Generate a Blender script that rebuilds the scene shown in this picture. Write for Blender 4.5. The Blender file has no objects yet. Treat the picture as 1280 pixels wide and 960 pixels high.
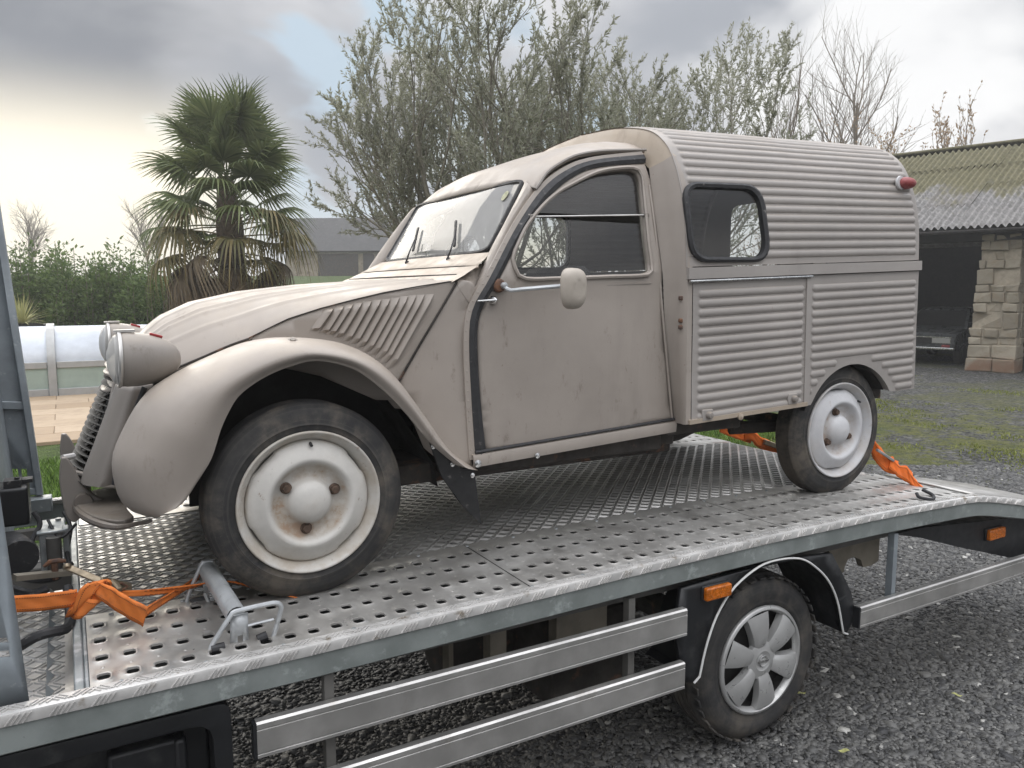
import bpy, bmesh, math, random
import numpy as np
from mathutils import Vector, Matrix, noise as mnoise
from mathutils.geometry import delaunay_2d_cdt

random.seed(11)
RNG = np.random.default_rng(11)
SC = bpy.context.scene
COL = SC.collection
R = math.radians
PI = math.pi

# ------------------------------------------------------------------ camera
CAM = np.array([-0.605, -2.269, 0.921])
YAW, PITCH, FPX = R(29.80), R(6.712), 971.74          # focal length in pixels of a 1280 wide frame
FWD = np.array([math.sin(YAW)*math.cos(PITCH), math.cos(YAW)*math.cos(PITCH), -math.sin(PITCH)])
RGT = np.array([math.cos(YAW), -math.sin(YAW), 0.0])
UPV = np.cross(RGT, FWD)
cd = bpy.data.cameras.new('camera')
cam = bpy.data.objects.new('camera', cd); COL.objects.link(cam)
cd.sensor_width = 36; cd.lens = FPX/1280*36; cd.clip_start = 0.05; cd.clip_end = 2000
cam.location = CAM; cam.rotation_euler = (PI/2-PITCH, 0, -YAW)
SC.camera = cam

# ------------------------------------------------------------------ world, sun, exposure
SUN_EL, SUN_AZ = R(15), R(-1)                          # low sun behind thin cloud, beyond the car
w = bpy.data.worlds.new('World'); SC.world = w; w.use_nodes = True
nt = w.node_tree; nt.nodes.clear()
def wn(t, **k):
    n = nt.nodes.new(t)
    for a, b in k.items(): setattr(n, a, b)
    return n
def wl(a, b): nt.links.new(a, b)
def wmath(op, a, b=None, c=None, clamp=False):
    n = wn('ShaderNodeMath', operation=op); n.use_clamp = clamp
    for i, v in enumerate((a, b, c)):
        if v is None: continue
        if isinstance(v, (int, float)): n.inputs[i].default_value = v
        else: wl(v, n.inputs[i])
    return n.outputs[0]
def wmix(f, a, b):
    n = wn('ShaderNodeMix', data_type='RGBA')
    for s, v in ((n.inputs[0], f), (n.inputs[6], a), (n.inputs[7], b)):
        if isinstance(v, (int, float)): s.default_value = v
        elif isinstance(v, tuple): s.default_value = v+(1,)
        else: wl(v, s)
    return n.outputs[2]
def wrange(v, a, b, c=0.0, d=1.0):
    n = wn('ShaderNodeMapRange'); n.interpolation_type = 'SMOOTHSTEP'
    wl(v, n.inputs[0])
    for i, x in enumerate((a, b, c, d)): n.inputs[i+1].default_value = x
    return n.outputs[0]
tc = wn('ShaderNodeTexCoord')
sep = wn('ShaderNodeSeparateXYZ'); wl(tc.outputs['Generated'], sep.inputs[0])
el = wmath('MAXIMUM', sep.outputs[2], 0.0)
inv = wmath('DIVIDE', 1.0, wmath('ADD', el, 0.40))
cmb = wn('ShaderNodeCombineXYZ')
wl(wmath('MULTIPLY', sep.outputs[0], inv), cmb.inputs[0]); wl(wmath('MULTIPLY', sep.outputs[1], inv), cmb.inputs[1])
def wnoise(scale, detail, rough, off, dist=0.0):
    mp = wn('ShaderNodeMapping'); mp.inputs['Location'].default_value = off
    wl(cmb.outputs[0], mp.inputs[0])
    n = wn('ShaderNodeTexNoise'); n.inputs['Scale'].default_value = scale; n.inputs['Detail'].default_value = detail
    n.inputs['Roughness'].default_value = rough; n.inputs['Distortion'].default_value = dist
    wl(mp.outputs[0], n.inputs[0]); return n.outputs['Fac']
n1 = wnoise(1.15, 5, 0.5, (3.1, 0.35, 0.0), 0.3)
n2 = wnoise(3.0, 4, 0.5, (7.3, 2.2, 0.0), 0.3)
n3 = wnoise(1.6, 3, 0.45, (1.3, 5.2, 0.0), 0.3)
nn = wmath('ADD', wmath('MULTIPLY', n1, 0.72), wmath('MULTIPLY', n2, 0.28))
def wdir(px, py):
    d = FWD + RGT*(px-640)/FPX - UPV*(py-480)/FPX; return tuple(d/np.linalg.norm(d))
nrmv = wn('ShaderNodeVectorMath', operation='NORMALIZE'); wl(tc.outputs['Generated'], nrmv.inputs[0])
warp = wmath('MULTIPLY', wmath('SUBTRACT', n2, 0.5), 0.10)
def wblob(px, py, r_in, r_out, a=1.0):                 # a soft cloud mass round one direction of the sky, frayed by noise
    q = wn('ShaderNodeVectorMath', operation='DOT_PRODUCT'); wl(nrmv.outputs[0], q.inputs[0]); q.inputs[1].default_value = wdir(px, py)
    return wmath('MULTIPLY', wrange(wmath('ADD', q.outputs['Value'], warp), math.cos(R(r_out)), math.cos(R(r_in))), a)
cl = wrange(nn, 0.40, 0.62)
cloud = wmix(cl, (0.33, 0.35, 0.39), (0.62, 0.62, 0.635))
cloud = wmix(wblob(-40, 60, 3, 19, .9), cloud, (0.19, 0.205, 0.235))
cloud = wmix(wblob(1130, 130, 2, 15, .85), cloud, (0.86, 0.86, 0.86))
cloud = wmix(wblob(385, 190, 1, 8, .9), cloud, (0.44, 0.545, 0.64))
cloud = wmix(wblob(640, 215, 1, 10, .8), cloud, (0.42, 0.56, 0.68))
# overcast skies brighten towards the zenith
zen = wrange(el, 0.30, 0.95, 1.0, 4.6)
vm = wn('ShaderNodeVectorMath', operation='SCALE'); wl(cloud, vm.inputs[0]); wl(zen, vm.inputs['Scale'])
# the glow where the sun stands behind the cloud, low and wide
sd = (math.sin(SUN_AZ)*math.cos(R(10)), math.cos(SUN_AZ)*math.cos(R(10)), math.sin(R(10)))
dp = wn('ShaderNodeVectorMath', operation='DOT_PRODUCT'); wl(tc.outputs['Generated'], dp.inputs[0]); dp.inputs[1].default_value = sd
g1 = wrange(dp.outputs['Value'], 0.955, 0.9985)
gl = wmath('MULTIPLY', g1, wrange(el, 0.26, 0.13), clamp=True)
low = wrange(el, 0.17, 0.02, 0.0, 0.6)
sky2 = wmix(gl, wmix(low, vm.outputs[0], (0.66, 0.66, 0.64)), (1.08, 0.99, 0.80))
sk = wn('ShaderNodeTexSky'); sk.sky_type = 'NISHITA'; sk.sun_disc = False
sk.sun_elevation = SUN_EL; sk.sun_rotation = SUN_AZ
b1 = wn('ShaderNodeBackground'); b1.inputs[1].default_value = 0.06; wl(sk.outputs[0], b1.inputs[0])
b2 = wn('ShaderNodeBackground'); b2.inputs[1].default_value = 1.0; wl(sky2, b2.inputs[0])
gap = wblob(640, 225, 1, 9, .7)
cov = wmath('SUBTRACT', 1.0, wmath('MULTIPLY', gap, 0.9))
mx = wn('ShaderNodeMixShader'); wl(cov, mx.inputs[0]); wl(b1.outputs[0], mx.inputs[1]); wl(b2.outputs[0], mx.inputs[2])
wo = wn('ShaderNodeOutputWorld'); wl(mx.outputs[0], wo.inputs[0])

sl = bpy.data.lights.new('sun', 'SUN'); sl.energy = 1.25; sl.angle = R(40); sl.color = (1.0, 0.93, 0.82)
sun = bpy.data.objects.new('sun', sl); COL.objects.link(sun)
sun.rotation_euler = (PI/2-SUN_EL, 0, PI-SUN_AZ)       # shines from azimuth SUN_AZ (0 = +Y)

SC.view_settings.view_transform = 'Standard'; SC.view_settings.look = 'None'
SC.view_settings.exposure = 0.33; SC.view_settings.gamma = 1.0
SC.cycles.max_bounces = 8; SC.cycles.transparent_max_bounces = 24
SC.cycles.caustics_reflective = False; SC.cycles.caustics_refractive = False

# ------------------------------------------------------------------ survey helpers: where a sight line meets a real plane
def ray(px, py): return FWD + RGT*(px-640)/FPX - UPV*(py-480)/FPX
def onY(px, py, Y):
    d = ray(px, py); return CAM + d*((Y-CAM[1])/d[1])
def onZ(px, py, Z):
    d = ray(px, py); return CAM + d*((Z-CAM[2])/d[2])
def onX(px, py, X):
    d = ray(px, py); return CAM + d*((X-CAM[0])/d[0])
def far(px, py, dist):
    d = ray(px, py); h = d.copy(); h[2] = 0
    return CAM + d*(dist/math.hypot(d[0], d[1]))
def onS(px, py, yf, n=8):
    Y = 0.1
    for _ in range(n):
        p = onY(px, py, Y); Y = yf(p[0], p[2])
    return onY(px, py, Y)
GZ = -0.835                                            # ground level; the transporter's deck is z = 0

# ------------------------------------------------------------------ materials
def nodes(name):
    m = bpy.data.materials.new(name); m.use_nodes = True
    t = m.node_tree; b = t.nodes['Principled BSDF']
    return m, t, b
class NT:
    def __init__(s, t): s.t = t
    def n(s, typ, **k):
        o = s.t.nodes.new(typ)
        for a, b in k.items(): setattr(o, a, b)
        return o
    def l(s, a, b): s.t.links.new(a, b)
    def noise(s, scale, detail=4, rough=0.55, co='Object', stretch=None, dist=0.0):
        tc = s.n('ShaderNodeTexCoord'); src = tc.outputs[co]
        if stretch:
            mp = s.n('ShaderNodeMapping'); mp.inputs['Scale'].default_value = stretch; s.l(src, mp.inputs[0]); src = mp.outputs[0]
        o = s.n('ShaderNodeTexNoise'); o.inputs['Scale'].default_value = scale; o.inputs['Detail'].default_value = detail
        o.inputs['Roughness'].default_value = rough; o.inputs['Distortion'].default_value = dist
        s.l(src, o.inputs[0]); return o.outputs['Fac']
    def rng(s, v, a, b, c=0.0, d=1.0):
        o = s.n('ShaderNodeMapRange'); o.interpolation_type = 'SMOOTHSTEP'; s.l(v, o.inputs[0])
        for i, x in enumerate((a, b, c, d)): o.inputs[i+1].default_value = x
        return o.outputs[0]
    def mix(s, f, a, b, blend='MIX'):
        o = s.n('ShaderNodeMix', data_type='RGBA'); o.blend_type = blend
        for k, v in ((0, f), (6, a), (7, b)):
            if isinstance(v, (int, float)): o.inputs[k].default_value = v
            elif isinstance(v, tuple): o.inputs[k].default_value = v+(1,) if len(v) == 3 else v
            else: s.l(v, o.inputs[k])
        return o.outputs[2]
    def math(s, op, a, b=0.0, clamp=False):
        o = s.n('ShaderNodeMath', operation=op); o.use_clamp = clamp
        for i, v in enumerate((a, b)):
            if isinstance(v, (int, float)): o.inputs[i].default_value = v
            else: s.l(v, o.inputs[i])
        return o.outputs[0]
    def bump(s, h, strength, dist=0.01, b=None):
        o = s.n('ShaderNodeBump'); o.inputs['Strength'].default_value = strength; o.inputs['Distance'].default_value = dist
        s.l(h, o.inputs['Height']); s.l(o.outputs[0], b.inputs['Normal'])

def mat(name, col, rough=0.6, metal=0.0, var=0.25, vscale=6.0, col2=None, spots=None, bump=None, spec=0.5, rvar=0.12, streak=None, co='Object'):
    """base colour with broad variation, optional patches (col, scale, lo, hi) and fine relief (scale, strength)"""
    m, t, b = nodes(name); N = NT(t)
    c2 = col2 or tuple(x*(1-var) for x in col)
    f = N.noise(vscale, 6, 0.6, co)
    base = N.mix(N.rng(f, 0.32, 0.68), c2, col)
    for (sc_, scale, lo, hi) in (spots or []):
        base = N.mix(N.rng(N.noise(scale, 8, 0.65, co, streak), lo, hi), base, sc_)
    N.l(base, b.inputs['Base Color'])
    b.inputs['Metallic'].default_value = metal
    b.inputs['Specular IOR Level'].default_value = spec
    N.l(N.rng(N.noise(vscale*2.3, 5, 0.6, co), 0.25, 0.75, rough-rvar, rough+rvar), b.inputs['Roughness'])
    if bump: N.bump(N.noise(bump[0], 5, 0.6, co), bump[1], bump[2] if len(bump) > 2 else 0.003, b)
    return m
M = {}
DIRT = (0.13, 0.10, 0.075)
def paint(name, col, dirt=0.62, dust=(0.42, 0.355, 0.28)):
    m, t, b = nodes(name); N = NT(t)
    base = N.mix(N.rng(N.noise(2.2, 5, 0.6), 0.3, 0.7), tuple(c*0.86 for c in col), col)
    base = N.mix(N.math('MULTIPLY', N.rng(N.noise(5.5, 6, 0.65, stretch=(1, 1, 0.18)), 0.52, 0.74), 0.28), base, tuple(c*0.62 for c in col))     # rain streaks
    base = N.mix(N.math('MULTIPLY', N.rng(N.noise(17, 9, 0.76, stretch=(1, 1, .45)), dirt-.04, dirt+0.10), N.rng(N.noise(2.6, 3, 0.5), .42, .66, 0, .65)), base, DIRT)                                   # stains
    base = N.mix(N.math('MULTIPLY', N.rng(N.noise(90, 3, 0.6), 0.70, 0.78), 0.6), base, (0.11, 0.06, 0.035))                            # stone chips
    geo = N.n('ShaderNodeNewGeometry'); sp = N.n('ShaderNodeSeparateXYZ'); N.l(geo.outputs['Normal'], sp.inputs[0])
    up = N.math('MULTIPLY', N.rng(sp.outputs[2], 0.45, 0.95), N.rng(N.noise(7, 6, 0.65), 0.25, 0.7, 0.15, 0.6))
    base = N.mix(up, base, dust)                                                                                             # dust lies on what faces up
    N.l(base, b.inputs['Base Color'])
    N.l(N.rng(N.noise(9, 6, 0.65), 0.3, 0.7, 0.30, 0.56), b.inputs['Roughness'])
    b.inputs['Specular IOR Level'].default_value = 0.4
    N.bump(N.noise(4.5, 3, 0.5), 0.16, 0.02, b)
    return m
M['paint'] = paint('taupe_paint', (0.368, 0.325, 0.286), 0.59)
M['mirrorpaint'] = mat('pale_taupe_mirror_paint', (0.46, 0.41, 0.35), .5, var=.12, vscale=9)
M['paint_box'] = paint('taupe_paint_box', (0.362, 0.334, 0.310), 0.66)
M['paint_dark'] = paint('dull_grey_paint', (0.27, 0.245, 0.22), 0.56)
M['cream'] = paint('bare_cream_paint', (0.42, 0.35, 0.275), 0.52)
M['bumper'] = paint('grimy_bumper_paint', (0.19, 0.168, 0.148), 0.50, (0.24, 0.205, 0.165))
M['rubber'] = mat('black_rubber', (0.028, 0.028, 0.03), 0.6, vscale=20, spots=[((0.16, 0.15, 0.14), 40, 0.60, 0.72)])
def tyre_mat(name, dusty):
    m, t, b = nodes(name); N = NT(t); tc = N.n('ShaderNodeTexCoord'); sp = N.n('ShaderNodeSeparateXYZ'); N.l(tc.outputs['Object'], sp.inputs[0])
    r_ = N.math('SQRT', N.math('ADD', N.math('MULTIPLY', sp.outputs[0], sp.outputs[0]), N.math('MULTIPLY', sp.outputs[2], sp.outputs[2])))
    base = N.mix(N.rng(N.noise(7, 6, 0.65), 0.35, 0.7), (0.022, 0.022, 0.023), (0.055, 0.052, 0.048))
    cmb_ = N.n('ShaderNodeCombineXYZ'); N.l(r_, cmb_.inputs[0]); rn = N.n('ShaderNodeTexNoise'); rn.inputs['Scale'].default_value = 95; rn.inputs['Detail'].default_value = 3; N.l(cmb_.outputs[0], rn.inputs[0])
    base = N.mix(N.math('MULTIPLY', N.rng(rn.outputs['Fac'], .5, .7), .35*dusty), base, (0.20, 0.18, 0.15))
    base = N.mix(N.math('MULTIPLY', N.rng(N.noise(3.6, 8, 0.75), 0.47, 0.66), dusty), base, (0.20, 0.165, 0.125))
    base = N.mix(N.math('MULTIPLY', N.rng(N.noise(13, 7, 0.8, dist=2.2), 0.655, 0.70), dusty), base, (0.33, 0.31, 0.28))
    N.l(base, b.inputs['Base Color']); b.inputs['Roughness'].default_value = 0.75
    N.bump(N.math('ADD', N.noise(55, 5, 0.65), rn.outputs['Fac']), 0.25, 0.002, b)
    return m
M['tyre_old'] = tyre_mat('old_tyre_rubber', 0.42)
M['tyre'] = tyre_mat('truck_tyre_rubber', 0.22)
def rim_mat(name, col, dirt):
    m, t, b = nodes(name); N = NT(t); tc = N.n('ShaderNodeTexCoord'); sp = N.n('ShaderNodeSeparateXYZ'); N.l(tc.outputs['Object'], sp.inputs[0])
    r_ = N.math('SQRT', N.math('ADD', N.math('MULTIPLY', sp.outputs[0], sp.outputs[0]), N.math('MULTIPLY', sp.outputs[2], sp.outputs[2])))
    n1 = N.noise(11, 7, .7); n2 = N.noise(38, 6, .7)
    base = N.mix(N.rng(n1, .3, .7), tuple(c*.86 for c in col), col)
    bowl = N.math('MULTIPLY', N.rng(r_, .060, .080), N.rng(r_, .122, .108)); edge = N.rng(r_, .178, .186)
    base = N.mix(N.math('MULTIPLY', N.math('MULTIPLY', bowl, N.rng(n1, .36, .60)), dirt), base, (.30, .22, .14))
    base = N.mix(N.math('MULTIPLY', N.math('MULTIPLY', bowl, N.rng(n1, .54, .66)), dirt), base, (.28, .13, .055))
    base = N.mix(N.math('MULTIPLY', N.math('MULTIPLY', edge, N.rng(n1, .35, .65)), dirt), base, (.34, .28, .21))
    base = N.mix(N.math('MULTIPLY', N.rng(n2, .62, .70), dirt*.9), base, (.20, .11, .06))
    base = N.mix(N.math('MULTIPLY', N.rng(N.noise(5, 6, .65), .5, .75), dirt*.6), base, (.36, .30, .23))
    N.l(base, b.inputs['Base Color']); N.l(N.rng(n1, .3, .7, .36, .6), b.inputs['Roughness']); N.bump(n2, .12, .002, b); return m
M['rim'] = rim_mat('dirty_white_rim', (0.60, 0.58, 0.54), .6)
M['rim2'] = rim_mat('white_rim', (0.62, 0.62, 0.63), .4)
M['rust'] = mat('rust', (0.20, 0.095, 0.05), 0.8, var=0.5, vscale=40, col2=(0.09, 0.06, 0.05), bump=(80, 0.4))
M['nut'] = mat('rusty_wheel_nut', (0.13, 0.085, 0.06), .7, .2, var=.5, vscale=60)
M['chrome'] = mat('dull_chrome', (0.66, 0.66, 0.65), 0.22, 0.95, var=0.25, vscale=25)
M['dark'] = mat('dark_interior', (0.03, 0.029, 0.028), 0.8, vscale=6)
M['seat'] = mat('dark_cloth', (0.06, 0.055, 0.055), 0.9, vscale=12)
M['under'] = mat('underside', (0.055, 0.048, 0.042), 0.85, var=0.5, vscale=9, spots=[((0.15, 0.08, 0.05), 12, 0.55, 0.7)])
M['red'] = mat('red_plastic', (0.33, 0.03, 0.03), 0.35, vscale=20)
M['redfade'] = mat('faded_red_lens', (0.33, 0.07, 0.07), 0.45, vscale=30, spots=[((0.5, 0.4, 0.36), 30, 0.62, 0.7)])
M['amber'] = mat('amber_lens', (0.62, 0.16, 0.012), 0.25, var=0.5, vscale=70, spots=[((0.25, 0.06, 0.01), 40, 0.6, 0.7)])
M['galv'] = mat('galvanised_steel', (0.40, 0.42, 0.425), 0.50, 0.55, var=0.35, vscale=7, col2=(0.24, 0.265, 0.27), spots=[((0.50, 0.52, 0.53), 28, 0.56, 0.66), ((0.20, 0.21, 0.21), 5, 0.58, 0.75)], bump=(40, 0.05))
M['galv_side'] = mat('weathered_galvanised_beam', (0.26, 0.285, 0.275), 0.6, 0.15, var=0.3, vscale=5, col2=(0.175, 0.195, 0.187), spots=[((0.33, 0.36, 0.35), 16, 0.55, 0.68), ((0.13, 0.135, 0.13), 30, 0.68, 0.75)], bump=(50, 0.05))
M['plate'] = mat('worn_steel_plate', (0.58, 0.565, 0.535), 0.40, 0.65, var=0.4, vscale=4.5, col2=(0.42, 0.405, 0.38), spots=[((0.27, 0.255, 0.235), 6, 0.54, 0.78), ((0.60, 0.59, 0.58), 22, 0.60, 0.72)], rvar=0.14, bump=(12, 0.05))
M['tread'] = mat('tread_plate', (0.58, 0.57, 0.55), 0.40, 0.7, var=0.35, vscale=5, col2=(0.42, 0.41, 0.39), spots=[((0.22, 0.20, 0.17), 6, 0.58, 0.78)], rvar=0.12)
M['trim'] = mat('bright_tread_angle', (0.72, 0.705, 0.68), 0.42, 0.5, var=0.25, vscale=9, spots=[((0.30, 0.26, 0.21), 16, 0.58, 0.72)])
M['alu'] = mat('brushed_aluminium', (0.60, 0.585, 0.56), 0.40, 0.75, var=0.18, vscale=5, col2=(0.44, 0.43, 0.41), spots=[((0.40, 0.37, 0.33), 6, 0.58, 0.74)])
M['steelgrey'] = mat('grey_blue_steel', (0.30, 0.335, 0.36), 0.5, 0.25, var=0.25, vscale=6, spots=[((0.37, 0.40, 0.42), 20, 0.6, 0.7)])
M['chassis'] = mat('chassis_grey', (0.13, 0.125, 0.115), 0.7, var=0.3, vscale=6)
M['bracket'] = mat('dirty_beige_steel', (0.27, 0.24, 0.19), 0.75, var=0.35, vscale=7)
M['galv_new'] = mat('clean_galvanised', (0.56, 0.58, 0.59), 0.42, 0.45, var=0.2, vscale=12, spots=[((0.40, 0.41, 0.41), 22, 0.56, 0.7)])
M['plastic'] = mat('black_plastic', (0.013, 0.014, 0.016), 0.45, vscale=12, spots=[((0.045, 0.045, 0.044), 7, 0.56, 0.75)])
M['white'] = mat('white_piping', (0.72, 0.72, 0.70), 0.5, vscale=15, var=0.12)
M['hubcap'] = mat('silver_hubcap', (0.50, 0.50, 0.49), 0.36, 0.45, var=0.12, vscale=9)
M['web'] = mat('orange_webbing', (0.86, 0.24, 0.045), 0.75, var=0.2, vscale=14, spots=[((0.36, 0.12, 0.05), 9, 0.55, 0.75)], bump=(260, 0.35, 0.002))
M['web_new'] = mat('bright_orange_webbing', (0.95, 0.20, 0.025), 0.7, var=0.2, vscale=14, bump=(260, 0.35, 0.002))
M['brass'] = mat('tarnished_ratchet', (0.33, 0.27, 0.19), 0.45, 0.7, var=0.4, vscale=25)
def glass(name, tint, refl, dust=0.0, dustcol=(0.6, 0.58, 0.55), rough=0.02):
    m, t, b = nodes(name); N = NT(t); t.nodes.remove(b)
    tr = N.n('ShaderNodeBsdfTransparent'); tr.inputs[0].default_value = tint+(1,)
    gl_ = N.n('ShaderNodeBsdfGlossy'); gl_.inputs['Roughness'].default_value = rough; gl_.inputs[0].default_value = (1, 1, 1, 1)
    lw = N.n('ShaderNodeLayerWeight'); lw.inputs[0].default_value = 0.5
    f = N.math('MULTIPLY', N.math('ADD', N.math('MULTIPLY', N.math('POWER', lw.outputs['Facing'], 5.0), .94), .055), refl, True)
    s = N.n('ShaderNodeMixShader'); N.l(f, s.inputs[0]); N.l(tr.outputs[0], s.inputs[1]); N.l(gl_.outputs[0], s.inputs[2])
    out = s.outputs[0]
    if dust:
        df = N.n('ShaderNodeBsdfDiffuse'); df.inputs[0].default_value = dustcol+(1,)
        s2 = N.n('ShaderNodeMixShader')
        N.l(N.rng(N.noise(2.2, 4, 0.6), 0.3, 0.75, dust*0.85, dust*1.12), s2.inputs[0]); N.l(out, s2.inputs[1]); N.l(df.outputs[0], s2.inputs[2]); out = s2.outputs[0]
    N.l(out, t.nodes['Material Output'].inputs[0]); return m
M['glass_side'] = glass('side_glass', (0.92, 0.94, 0.94), 1.0, 0.035)
M['glass_ws'] = glass('dusty_windscreen', (0.75, 0.78, 0.78), 0.9, 0.30, (0.72, 0.71, 0.69))
M['glass_lamp'] = glass('lamp_glass', (0.8, 0.8, 0.8), 0.9, 0.55, (0.62, 0.61, 0.58))
M['glass_pool'] = glass('milky_polycarbonate', (0.75, 0.85, 0.9), 1.3, 0.8, (0.70, 0.74, 0.80), 0.2)
M['glass_pool_low'] = glass('algae_polycarbonate', (0.75, 0.85, 0.8), 1.0, 0.7, (0.45, 0.54, 0.49), 0.1)

# ------------------------------------------------------------------ object helpers
def wloc(o):
    v = Vector((0, 0, 0))
    while o is not None: v += o.location; o = o.parent
    return v
def tag(o, label=None, cat=None, group=None, kind=None):
    if label: o['label'] = label
    if cat: o['category'] = cat
    if group: o['group'] = group
    if kind: o['kind'] = kind
    return o
def thing(name, label, cat, loc=(0, 0, 0), rz=0.0, group=None):
    o = bpy.data.objects.new(name, None); COL.objects.link(o)
    o.location = loc; o.rotation_euler = (0, 0, rz); o.empty_display_size = 0.1
    return tag(o, label, cat, group)
def mesh(name, V, F, mats, parent=None, smooth=True, local=False, midx=None, ang=35, bev=0.0, solid=0.0, kind=None, soff=-1.0):
    """one mesh object; V in world coordinates unless local"""
    V = np.asarray(V, dtype=float).reshape(-1, 3)
    if parent is not None and not local: V = V - np.array(wloc(parent))
    me = bpy.data.meshes.new(name); me.from_pydata(V.tolist(), [], F if isinstance(F, list) else F.tolist())
    for m in (mats if isinstance(mats, (list, tuple)) else [mats]): me.materials.append(M[m] if isinstance(m, str) else m)
    if midx is not None: me.polygons.foreach_set('material_index', np.asarray(midx, dtype=np.int32))
    me.update()
    if smooth:
        me.shade_smooth()
        if ang: me.set_sharp_from_angle(angle=R(ang))
    o = bpy.data.objects.new(name, me); COL.objects.link(o)
    if parent is not None: o.parent = parent
    if solid:
        s = o.modifiers.new('solid', 'SOLIDIFY'); s.thickness = abs(solid); s.offset = soff
    if bev:
        b = o.modifiers.new('bevel', 'BEVEL'); b.width = bev; b.segments = 2; b.limit_method = 'ANGLE'; b.angle_limit = R(40)
    if kind: o['kind'] = kind
    return o
def copy_tree(o, parent=None):
    c = o.copy(); COL.objects.link(c); c.parent = parent
    for ch in list(o.children): copy_tree(ch, c)
    return c
def fan(V):  # orthonormal frame for a direction
    a = np.asarray(V, float); a = a/np.linalg.norm(a)
    h = np.array([0, 0, 1.0]) if abs(a[2]) < 0.9 else np.array([1.0, 0, 0])
    u = np.cross(h, a); u /= np.linalg.norm(u); return a, u, np.cross(a, u)
class MB:
    def __init__(s): s.V = []; s.F = []; s.I = []; s.mi = 0
    def add(s, V, F):
        b = len(s.V); s.V += [tuple(map(float, v)) for v in V]; s.F += [[b+i for i in f] for f in F]; s.I += [s.mi]*len(F); return s
    def box(s, c, d, rot=None):
        c = np.asarray(c, float); h = np.asarray(d, float)/2
        P = np.array([[x, y, z] for z in (-1, 1) for y in (-1, 1) for x in (-1, 1)])*h
        if rot is not None: P = P @ np.asarray(rot).T
        return s.add(P+c, [[0, 2, 3, 1], [4, 5, 7, 6], [0, 1, 5, 4], [2, 6, 7, 3], [0, 4, 6, 2], [1, 3, 7, 5]])
    def bar(s, a, b, wd, ht, up=(0, 0, 1)):
        a = np.asarray(a, float); b = np.asarray(b, float); d = b-a; L = np.linalg.norm(d); d /= L
        u = np.asarray(up, float); sd_ = np.cross(d, u); sd_ /= np.linalg.norm(sd_); u = np.cross(sd_, d)
        return s.box((a+b)/2, (L, wd, ht), np.stack([d, sd_, u], 1))
    def tube(s, pts, r, seg=8, closed=False, caps=True):
        P = np.asarray(pts, float); n = len(P); rr = r if hasattr(r, '__len__') else [r]*n
        V = []; T = np.zeros_like(P)
        for i in range(n):
            a = P[i-1] if (i > 0 or closed) else P[i]; b = P[(i+1) % n] if (i < n-1 or closed) else P[i]
            d = b-a; T[i] = d/(np.linalg.norm(d)+1e-12)
        _, u, v = fan(T[0])
        for i in range(n):
            u = u-T[i]*np.dot(u, T[i]); u /= np.linalg.norm(u)+1e-12; v = np.cross(T[i], u)
            for k in range(seg):
                t = 2*PI*k/seg; V.append(P[i]+rr[i]*(u*math.cos(t)+v*math.sin(t)))
        F = []
        for i in range(n if closed else n-1):
            j = (i+1) % n
            for k in range(seg): F.append([i*seg+k, i*seg+(k+1) % seg, j*seg+(k+1) % seg, j*seg+k])
        if caps and not closed: F.append(list(range(seg))[::-1]); F.append([(n-1)*seg+k for k in range(seg)])
        return s.add(V, F)
    def rev(s, prof, c=(0, 0, 0), axis=(0, 1, 0), seg=32, capa=False, capb=False):
        """revolve (radius, height along axis)"""
        a, u, v = fan(axis); c = np.asarray(c, float); V = []; F = []; n = len(prof)
        for (r, h) in prof:
            for k in range(seg):
                t = 2*PI*k/seg; V.append(c+a*h+r*(u*math.cos(t)+v*math.sin(t)))
        for i in range(n-1):
            for k in range(seg): F.append([i*seg+k, i*seg+(k+1) % seg, (i+1)*seg+(k+1) % seg, (i+1)*seg+k])
        if capa: F.append(list(range(seg))[::-1])
        if capb: F.append([(n-1)*seg+k for k in range(seg)])
        return s.add(V, F)
    def grid(s, G, closed_u=False):
        G = np.asarray(G, float); a, b = G.shape[:2]; F = []
        for i in range(a-1 if not closed_u else a):
            for j in range(b-1): F.append([i*b+j, ((i+1) % a)*b+j, ((i+1) % a)*b+j+1, i*b+j+1])
        return s.add(G.reshape(-1, 3), F)
    def prism(s, poly, A, B):
        """polygon points extruded: poly -> function of two offset vectors A, B added to every point"""
        P = np.asarray(poly, float); n = len(P); A = np.asarray(A, float); B = np.asarray(B, float)
        F = [[i, (i+1) % n, n+(i+1) % n, n+i] for i in range(n)]+[list(range(n))[::-1], [n+i for i in range(n)]]
        return s.add(np.concatenate([P+A, P+B]), F)
    def ob(s, name, mats, parent=None, **k): return mesh(name, s.V, s.F, mats, parent, midx=s.I if any(s.I) else None, **k)
def catmull(P, n):
    P = np.asarray(P, float); out = []; m = len(P)
    for i in range(m-1):
        p0 = P[max(i-1, 0)]; p1 = P[i]; p2 = P[i+1]; p3 = P[min(i+2, m-1)]
        for t in np.linspace(0, 1, n, endpoint=False):
            out.append(0.5*((2*p1)+(-p0+p2)*t+(2*p0-5*p1+4*p2-p3)*t*t+(-p0+3*p1-3*p2+p3)*t**3))
    out.append(P[-1]); return np.array(out)
def resample(P, n):
    P = np.asarray(P, float); d = np.r_[0, np.cumsum(np.linalg.norm(np.diff(P, axis=0), axis=1))]
    t = np.linspace(0, d[-1], n); return np.stack([np.interp(t, d, P[:, k]) for k in range(P.shape[1])], 1)
def smooth_curve(P, n): return resample(catmull(P, 10), n)
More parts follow.
